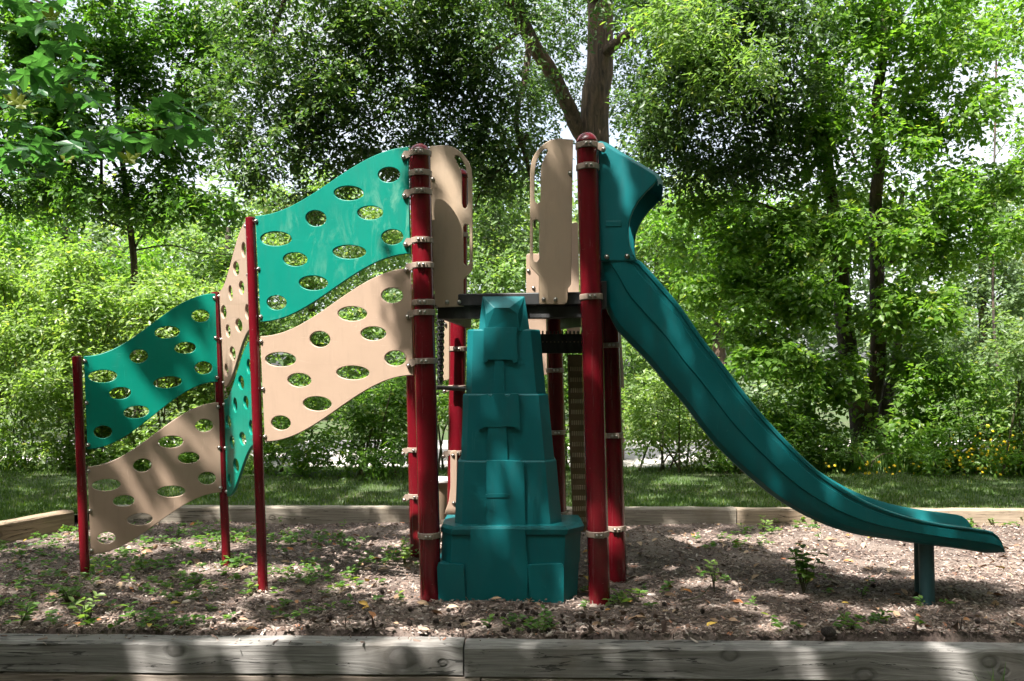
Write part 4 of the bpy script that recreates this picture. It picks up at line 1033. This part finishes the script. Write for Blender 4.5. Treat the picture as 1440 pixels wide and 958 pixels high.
bush("tall bright bush at the picture's edge beside the lowest wall post", 20, 13.4, [(20, 400, 70, 60, .8, 2400), (-10, 490, 70, 60, .8, 2400), (50, 480, 60, 60, .8, 2000), (30, 570, 70, 60, .8, 2200), (10, 640, 70, 30, .7, 1200)])
bush("broad sunlit bush behind the lowest wall post", 110, 13.1, [(100, 400, 60, 55, .8, 2200), (140, 460, 60, 55, .8, 2200), (90, 540, 60, 55, .7, 2000), (140, 590, 60, 50, .7, 1800), (110, 640, 70, 28, .6, 1300)])
bush("sunlit bush behind the lowest green panel", 215, 13.3, [(210, 410, 55, 50, .8, 1900), (250, 450, 55, 50, .8, 1900), (190, 500, 60, 50, .8, 1900), (250, 560, 60, 50, .7, 1700), (200, 625, 60, 40, .6, 1500)])
bush("sunlit bush behind the edge-on wall panels", 310, 13.6, [(310, 420, 45, 45, .8, 1300), (300, 490, 55, 50, .8, 1700), (320, 570, 50, 50, .7, 1500), (290, 625, 55, 40, .6, 1300)])
bush("dark low bush behind the tallest slim post", 395, 12.6, [(380, 610, 55, 40, .6, 1300), (420, 570, 50, 40, .6, 1100), (400, 645, 60, 20, .5, 700)], L_MID, .085)
bush("slender saplings under the big tan wall panel", 525, 12.4, [(500, 575, 55, 45, .6, 1100), (550, 590, 50, 50, .6, 1100), (530, 640, 70, 24, .5, 800), (570, 540, 40, 40, .5, 700), (450, 625, 40, 30, .5, 500)], L_MID, .10, 9, "sapling_clump")
bush("shaded shrub seen between the tower's legs", 640, 13.2, [(640, 570, 60, 50, .7, 1400), (690, 600, 60, 40, .6, 1100), (620, 500, 50, 50, .7, 1100)], L_MID, .09)
bush("shrub beyond the perforated board under the deck", 790, 13.2, [(790, 560, 50, 60, .7, 1300), (790, 480, 50, 50, .7, 1200), (800, 625, 55, 30, .6, 800)], L_MID, .09)
bush("leafy bush under the steep part of the slide", 935, 12.9, [(930, 540, 60, 45, .7, 1500), (900, 590, 45, 40, .7, 1100), (960, 595, 55, 40, .7, 1200), (990, 630, 50, 25, .5, 600)], L_BUSH, .09)
bush("sunlit bush above the flat part of the slide", 1050, 12.7, [(1020, 560, 50, 45, .7, 1200), (1080, 580, 50, 45, .7, 1200), (1060, 630, 60, 30, .6, 900)], L_LIGHT, .085)
bush("bright bush beyond the end of the slide", 1360, 13.0, [(1350, 520, 55, 50, .7, 1500), (1390, 570, 60, 50, .7, 1600), (1330, 590, 50, 40, .7, 1000), (1420, 620, 50, 35, .6, 800)], L_LIGHT, .09)
bush("low dark bush beside the foot of the light green tree", 1180, 12.9, [(1150, 635, 50, 24, .5, 900), (1210, 632, 50, 26, .5, 900), (1260, 640, 45, 20, .5, 700)], L_MID, .08)
bush("low sunlit bush among the yellow flowers", 1330, 12.7, [(1310, 638, 50, 22, .5, 900), (1380, 640, 50, 20, .5, 900), (1440, 640, 40, 20, .5, 600)], L_LIGHT, .08)
bush("low bush behind the gap under the lowest wall panels", 300, 12.7, [(250, 640, 55, 24, .5, 900), (320, 640, 50, 24, .5, 900), (180, 645, 45, 20, .5, 600)], L_MID, .08)
bush("pale bush at the picture's edge beyond the end of the slide", 1440, 12.4, [(1440, 490, 32, 45, .5, 900), (1450, 560, 40, 45, .6, 900), (1470, 620, 50, 40, .6, 900)], L_PALE, .10)

# -- the woods farther off: one mass
B = []
r = np.random.default_rng(8)
for i in range(75):
    px = -150 + i * 24 + r.uniform(-12, 12)
    for (py, n) in ((330, 420), (450, 420), (570, 380)):
        if 1310 < px < 1440 and py < 400: continue
        Y = r.uniform(38, 50); B.append(pblob(px + r.uniform(-10, 10), py + r.uniform(-35, 35), Y, 55, 75, 3, n, .42))
fw = crown(B, r, 2, "woods", L_FAR, None, (0, 44, 0), sub=5, subr=.5, aspect=.6)
fw["kind"] = "stuff"; fw["label"] = "far woods beyond the road"

# -- the woods that close the clearing behind and beside the camera
B = []
r = np.random.default_rng(18)
for i in range(110):
    an = R(62) + (R(360) - R(124)) * (i % 55) / 54 + r.uniform(-.03, .03)          # measured from straight ahead
    d = r.uniform(13, 17) if i < 55 else r.uniform(15, 20)
    x, y = d * math.sin(an), 5 + d * math.cos(an)
    toward = math.cos(math.atan2(x, y - 5) - math.atan2(SUN.x, SUN.y))
    top = 13.0 if toward < .6 else 9.5
    for z in np.arange(1.4, top, 2.6): B.append(((x + r.uniform(-.8, .8), y + r.uniform(-.8, .8), z), (1.7, 1.7, 1.7), 330, .42))
fw = crown(B, r, 2, "woods", L_MID, None, (0, -8, 0), sub=6, subr=.5, aspect=.6)
fw["kind"] = "stuff"; fw["label"] = "woods closing the clearing behind the camera"

# ------------------------------------------------------------------ grass, flowers, chips, weeds
def blades(name, X, Y, Z, h, w, mat, r, origin):
    n = len(X); az = r.uniform(0, 2 * np.pi, n); ln = r.uniform(.1, .7, n)
    hh = h * r.uniform(.45, 1.3, n); base = np.stack([X, Y, Z], -1)
    d = np.stack([np.cos(az), np.sin(az), np.zeros(n)], -1); sd = np.stack([-np.sin(az), np.cos(az), np.zeros(n)], -1)
    ww = (w * r.uniform(.7, 1.3, n))[:, None]; up = np.array([0, 0, 1.0])
    mid = base + up * (hh * .6)[:, None] + d * (hh * ln * .3)[:, None]; tip = base + up * (hh * (1 - ln * .35))[:, None] + d * (hh * ln)[:, None]
    V = np.stack([base - sd * ww, base + sd * ww, mid + sd * ww * .7, mid - sd * ww * .7, tip], 1).reshape(-1, 3) - np.array(origin)
    i = np.arange(n)[:, None] * 5
    Fc = np.concatenate([i + np.array([[0, 1, 2]]), i + np.array([[0, 2, 3]]), i + np.array([[3, 2, 4]])], 0)
    o = link(name, np_mesh(name, V, Fc, mat), None, origin); o["kind"] = "stuff"; return o
r = np.random.default_rng(21)
n = 110000
Yg = 8.12 + (11.95 - 8.12) * r.random(n) ** 1.3; Xg = r.uniform(-1, 1, n) * (.62 * Yg + 1.2)
pat = np.sin(Xg * 1.7 + np.sin(Yg * 2)) * np.sin(Yg * 2.3 + Xg * .7) + r.normal(size=n) * .5
kp = pat > -.5; Xg, Yg = Xg[kp], Yg[kp]
blades("grass", Xg, Yg, LAWN + lawn_z(Xg, Yg) - .01, .052, .004, L_GRASS, r, (0, 10, LAWN))
n = 16000
Yg = r.uniform(5.2, 8.12, n); Xg = (-3.98 + (Yg - 7.72) * .30) - .06 - r.random(n) ** 1.5 * 2.2
blades("grass", Xg, Yg, np.full(n, LAWN - .01), .075, .004, L_GRASS, r, (-5, 6.5, LAWN))
# clump of blades poking up before the front timbers
tf = at(1400, 955, 4.1)
X = np.concatenate([tf.x + r.normal(0, .03, 26), at(160, 958, 4.15).x + r.normal(0, .02, 8)]); n = len(X)
o = blades("grass", X, 4.12 + r.normal(0, .02, n), np.full(n, -.24), .21, .003, L_WEED, r, (0, 4.1, -.24))
# tall weeds and flowers at the lawn's far edge
n = 5200
Xf = r.uniform(at(1080, 650, 12.6).x, at(1470, 650, 12.6).x, n); Yf = r.uniform(11.2, 11.9, n)
blades("wild_grass", Xf, Yf, np.full(n, LAWN), .30, .006, L_WEED, r, (6, 12.7, LAWN))
n = 2600
Xf = np.concatenate([r.uniform(-8, -3.2, n // 2), r.uniform(2.5, 6, n - n // 2)]); Yf = r.uniform(11.3, 11.9, n)
blades("wild_grass", Xf, Yf, np.full(n, LAWN), .15, .006, L_WEED, r, (0, 12.7, LAWN))
n = 150
fp = np.where(r.random(n) < .65, r.normal(1380, 28, n), r.uniform(1150, 1440, n)); fy = np.where(fp > 1330, r.normal(640, 16, n), r.uniform(648, 668, n))
C = np.array([tuple(at(a_, b_, 10.75 + c_)) for a_, b_, c_ in zip(fp, fy, r.uniform(0, .4, n))])
Vs = []; Fs = []; b = 0
for c in C:
    k = 7; rad = r.uniform(.014, .027); nrm = unit(np.array([r.normal() * .4, -.9, .5 + r.normal() * .3])); t1 = unit(np.cross(nrm, [0, 0, 1.0])); t2 = np.cross(nrm, t1)
    vs = [c + nrm * .006]
    for j in range(2 * k):
        a_ = math.pi * j / k; q = rad * (1 if j % 2 == 0 else .55); vs.append(c + (t1 * math.cos(a_) + t2 * math.sin(a_)) * q)
    Vs += vs; Fs += [(b, b + 1 + j, b + 1 + (j + 1) % (2 * k)) for j in range(2 * k)]; b += len(vs)
fo = link("wildflowers", np_mesh("wildflowers", np.array(Vs) - np.array([6, 12.5, LAWN]), Fs, L_FLOWER), None, (6, 12.5, LAWN)); fo["kind"] = "stuff"; fo["label"] = "yellow wildflowers at the far edge of the lawn"

# wood chips
def chip_mat():
    m = NB("wood_chip"); g = m.new("ShaderNodeNewGeometry")
    col = m.ramp(g.outputs["Random Per Island"], [(0, (.055, .035, .027)), (.3, (.135, .090, .070)), (.6, (.22, .162, .132)), (.85, (.32, .25, .21)), (.96, (.44, .38, .34)), (1.0, (.34, .13, .06))])
    col = m.mix(.35, col, m.mix(1.0, col, m.ramp(m.noise(m.coord("Object"), 60, 4), [(.3, .4), (.7, 1.4)]), 'MULTIPLY'))
    m.base(col); m.rough(.9); m.bump(m.noise(m.coord("Object"), 90, 3), .5, .004); return m.m
M_CHIP = chip_mat()
def chips(n, Y0, Y1, pw, lo, hi, r):
    Y = Y0 + (Y1 - Y0) * r.random(n) ** pw; X = r.uniform(-1, 1, n) * (.63 * Y + .5)
    xl = -4.0 + (Y - 7.72) * .30
    k = X > xl + .16; X, Y = X[k], Y[k]; n = len(X)
    Z = hz_np(X, Y) + r.uniform(-.004, .014, n)
    L = r.uniform(lo, hi, n) * r.choice([.6, 1, 1, 1.7], n); Wd = L * r.uniform(.16, .42, n); th = np.maximum(.003, L * r.uniform(.05, .16, n))
    az = r.uniform(0, 2 * np.pi, n); tl = r.normal(0, .28, n)
    T = np.stack([np.cos(az) * np.cos(tl), np.sin(az) * np.cos(tl), np.sin(tl)], -1)
    N = unit(np.array([0, 0, 1.0]) + r.normal(size=(n, 3)) * .35); B_ = unit(np.cross(N, T)); N = np.cross(T, B_)
    P = np.stack([X, Y, Z], -1); L = L[:, None] / 2; Wd = Wd[:, None] / 2; th = th[:, None]
    sk = r.uniform(.5, 1.0, (n, 1)); sk2 = r.uniform(.4, 1.0, (n, 1))
    V = np.stack([P - T * L - B_ * Wd * sk, P - T * L * sk2 + B_ * Wd, P + T * L - B_ * Wd * sk2, P + T * L * sk + B_ * Wd * sk,
                  P - T * L * .8 - B_ * Wd * .6 + N * th, P - T * L * .7 * sk2 + B_ * Wd * .7 + N * th, P + T * L * .8 - B_ * Wd * .7 * sk2 + N * th, P + T * L * .8 * sk + B_ * Wd * .7 * sk + N * th], 1)
    i = np.arange(n)[:, None] * 8
    q = np.array([[4, 6, 7, 5], [0, 2, 6, 4], [2, 3, 7, 6], [3, 1, 5, 7], [1, 0, 4, 5]])
    Fc = (i[:, None, :] + q[None]).reshape(-1, 4)
    return V.reshape(-1, 3), Fc
r = np.random.default_rng(31)
V1, F1 = chips(46000, 4.42, 8.0, 1.25, .013, .034, r)
V2, F2 = chips(9000, 4.42, 6.2, 1.0, .010, .024, r)
V3, F3 = chips(260, 4.33, 4.50, .6, .010, .030, r); V3[:, 2] += np.where(V3[:, 1] - (4.476 - .024 * V3[:, 0]) > 0, .004, .066)
V = np.concatenate([V1, V2, V3]); Fc = np.concatenate([F1, F2 + len(V1), F3 + len(V1) + len(V2)])
o = link("wood_chips", np_mesh("wood_chips", V, Fc, M_CHIP), None, (0, 0, 0)); o["kind"] = "stuff"; o["label"] = "wood chip mulch covering the bed"
# fallen leaves
def dry_mat():
    m = NB("dry_leaf"); g = m.new("ShaderNodeNewGeometry")
    m.base(m.ramp(g.outputs["Random Per Island"], [(0, (.16, .09, .05)), (.4, (.30, .19, .11)), (.7, (.42, .30, .20)), (.9, (.42, .15, .04)), (1, (.45, .35, .06))])); m.rough(.8); return m.m
n = 420
Y = r.uniform(4.5, 7.9, n); X = r.uniform(-1, 1, n) * (.6 * Y); P = np.stack([X, Y, hz_np(X, Y) + .018], -1)
L = r.uniform(.035, .085, n)
V, Fc = leaf_arrays(P, unit(np.stack([r.normal(size=n), r.normal(size=n), r.normal(size=n) * .2], -1)), np.array([0, 0, 1.0]) + r.normal(size=(n, 3)) * .4, L, L * .55, 4)
o = link("fallen_leaves", np_mesh("fallen_leaves", V, Fc, dry_mat()), None, (0, 0, 0)); o["kind"] = "stuff"; o["label"] = "dry fallen leaves on the mulch"
# sweetgum balls lying before the climber
m = MB(); rr = random.Random(9); Vs = []
ico = bmesh.new(); bmesh.ops.create_icosphere(ico, subdivisions=1, radius=1); IV = np.array([v.co[:] for v in ico.verts]); IF = np.array([[v.index for v in f.verts] for f in ico.faces]); ico.free()
AV = []; AF = []; b = 0
for i in range(90):
    if i < 65: x, y = rr.gauss(.25, .55), rr.uniform(4.5, 5.05)
    else: x, y = rr.uniform(-2.6, 2.6), rr.uniform(4.5, 5.6)
    s = rr.uniform(.010, .018); AV.append(IV * s * (1 + r.normal(size=(len(IV), 1)) * .18) + np.array([x, y, hz(x, y) + .02])); AF.append(IF + b); b += len(IV)
o = link("gumballs", np_mesh("gumballs", np.concatenate(AV), np.concatenate(AF), bark("gumball", (.02, .013, .010), (.07, .045, .035), 3)), None, (0, 0, 0)); o["kind"] = "stuff"; o["label"] = "dark spiky seed balls scattered on the mulch"
pc = MB(); c = at(1165, 902, 4.42); c.z = .045
pc.tube([c + Vector((dx, 0, dz)) for dx, dz in ((-.036, 0), (-.03, .004), (-.012, .006), (.012, .006), (.03, 0), (.037, -.004))], [.006, .018, .026, .027, .016, .004], 14)
tag(pc.build("pine_cone", bark("cone", (.02, .014, .012), (.06, .045, .035), 5)), "dark pine cone lying on the front timber below the slide", "pine cone")
tw = MB(); limb(tw, [at(688, 857, 4.98), at(730, 859, 4.98), at(755, 862, 4.96)], .004, .0025, 6, 8)
tag(tw.build("dry_stick", M_STEM), "thin pale dry stick lying in front of the step climber", "stick")
tw = MB(); limb(tw, [at(960, 845, 4.98), at(985, 838, 5.05), at(1000, 822, 5.1)], .005, .003, 6, 8)
tag(tw.build("dry_stick", M_STEM), "short dry stick leaning at the foot of the small pale sapling", "stick")

# low weeds that nobody could count
def weed_mass(n, region, ls, r):
    Xs, Ys = region(n); P0_ = np.stack([Xs, Ys, hz_np(Xs, Ys)], -1)
    m = 7; az = r.uniform(0, 2 * np.pi, (n, m)); lift = r.uniform(.2, .9, (n, m)); hgt = r.uniform(.015, .075, (n, 1)) * np.linspace(.4, 1, m)[None]
    T = np.stack([np.cos(az), np.sin(az), lift * .5], -1)
    L = ls * r.uniform(.6, 1.3, (n, m))
    P = P0_[:, None] + T * (L * .55)[..., None] + np.array([0, 0, 1.0]) * hgt[..., None]
    N = np.array([0, 0, 1.0]) + r.normal(size=(n, m, 3)) * .3
    L = L.ravel(); return leaf_arrays(P.reshape(-1, 3), T.reshape(-1, 3), N.reshape(-1, 3), L, L * .55, 4)
def reg(cs):
    def f(n):
        w = np.array([c[4] for c in cs], float); k = r.choice(len(cs), n, p=w / w.sum()); cs_ = np.array([c[:4] for c in cs])
        px = cs_[k, 0] + r.normal(size=n) * cs_[k, 2]; py = cs_[k, 1] + r.normal(size=n) * cs_[k, 3]
        py = np.clip(py, 738, 892); Y = F * CAMH / (py - HY); X = (px - HX) * Y / F; 
        X = np.maximum(X, -3.75 + (Y - 7.72) * .30); return X, Y
    return f
wr = reg([(60, 790, 50, 22, 6), (130, 770, 50, 15, 5), (250, 760, 60, 10, 5), (330, 755, 50, 8, 4), (190, 810, 60, 14, 4), (450, 815, 40, 8, 4), (300, 810, 60, 15, 3), (430, 765, 50, 8, 4), (60, 860, 50, 15, 3), (200, 885, 40, 8, 3), (280, 835, 40, 14, 2.5),
          (545, 790, 30, 8, 2.5), (900, 835, 40, 10, 1.5), (1080, 745, 40, 6, 2.5), (1030, 765, 40, 6, 1.5), (1200, 880, 60, 8, 2), (1360, 740, 50, 4, 2), (760, 885, 30, 6, 1.4), (440, 850, 60, 12, 1.6), (1130, 830, 150, 20, 1.2), (20, 740, 60, 10, 4)])
V, Fc = weed_mass(560, wr, .042, r)
o = link("weeds", np_mesh("weeds", V, Fc, L_WEED), None, (0, 0, 0)); o["kind"] = "stuff"; o["label"] = "low green seedlings scattered over the mulch"

# single plants one can point at
LM = leaf_arrays(np.zeros((1, 3)) + np.array([[0, .5, 0]]), np.array([[0, 1.0, 0]]), np.array([[0, 0, 1.0]]), np.array([1.0]), np.array([.55]), 4)
LMESH = np_mesh("leaf", LM[0], LM[1], L_WEED); LMESH2 = LMESH.copy(); LMESH2.materials.clear(); LMESH2.materials.append(L_MID); LMESH3 = LMESH.copy(); LMESH3.materials.clear(); LMESH3.materials.append(L_BUSH)
def weed(label, px, py, h, nst, nl, ls, mesh, spread=.12, name="weed_plant", cat="plant"):
    Y = F * CAMH / (py - HY); b = at(px, py, Y); b.z = hz(b.x, b.y); rr = random.Random(label)
    root = tag(empty(name, tuple(b)), label, cat, "weeds growing in the mulch")
    m = MB(); pts = []
    for s_ in range(nst):
        a_ = rr.uniform(0, 6.28); e = b + Vector((math.cos(a_) * spread * rr.uniform(.3, 1), math.sin(a_) * spread * rr.uniform(.3, 1), h * rr.uniform(.7, 1)))
        mid = b.lerp(e, .5) + Vector((rr.uniform(-.01, .01), 0, h * .08)); limb(m, [b, mid, e], .0035, .0012, 5, 7)
        L = smooth_line([b, mid, e], 20); pts.append(L)
    m.build("stem", M_STEM, root, recalc=False)
    for i in range(nl):
        L = pts[i % nst]; q = L[min(19, int(5 + 15 * ((i // nst) + .6) / max(1, nl / nst)))]
        o = link("leaf", mesh, root, q); o.rotation_euler = (rr.uniform(-.1, .6), rr.uniform(-.4, .4), rr.uniform(0, 6.28)); k = ls * rr.uniform(.7, 1.25); o.scale = (k, k, k)
weed("leafy sapling, tallest plant in the mulch, under the middle of the slide", 1130, 836, .29, 8, 96, .066, LMESH, .14)
weed("small pale sapling between the tower and the taller sapling", 1005, 834, .20, 3, 26, .045, LMESH3, .06)
weed("round feathery weed beside the foot of the lowest wall post", 96, 850, .13, 9, 60, .045, LMESH, .13)
weed("upright pale weed just behind the knotted front timber", 122, 888, .17, 4, 28, .05, LMESH3, .09)
weed("broad weed near the picture's corner behind the front timber", 28, 888, .13, 4, 24, .05, LMESH, .09)
weed("slim upright weed between the two slim posts of the low panels", 200, 806, .15, 2, 16, .05, LMESH, .04)
weed("big-leaved bright weed behind the front tower post of the wall", 568, 795, .12, 5, 24, .06, LMESH3, .14)
weed("bright green weed at the foot of the tower post beside the slide", 868, 852, .06, 4, 14, .055, LMESH3, .10)
weed("bright weed beside the shadow behind the slide's tower post", 896, 848, .08, 3, 10, .05, LMESH3, .06)
weed("low bushy weed under the climber's front edge by the timber", 762, 892, .07, 5, 26, .035, LMESH, .09)
weed("flat weed below the slide's end leg near the front timber", 1202, 895, .08, 5, 26, .045, LMESH2, .13)
weed("small weed in the slide's shadow left of its legs", 1213, 846, .07, 3, 12, .035, LMESH, .04)
weed("weed at the foot of the slim post nearest the tower", 350, 833, .08, 3, 14, .05, LMESH3, .06)
weed("tiny weed at the foot of the step climber", 641, 848, .08, 2, 8, .035, LMESH, .03)
weed("weed near the back timber behind the steep part of the slide", 1072, 746, .13, 4, 18, .05, LMESH3, .08)
weed("leafy weed behind the foot of the middle slim post", 330, 797, .09, 4, 20, .055, LMESH, .09)
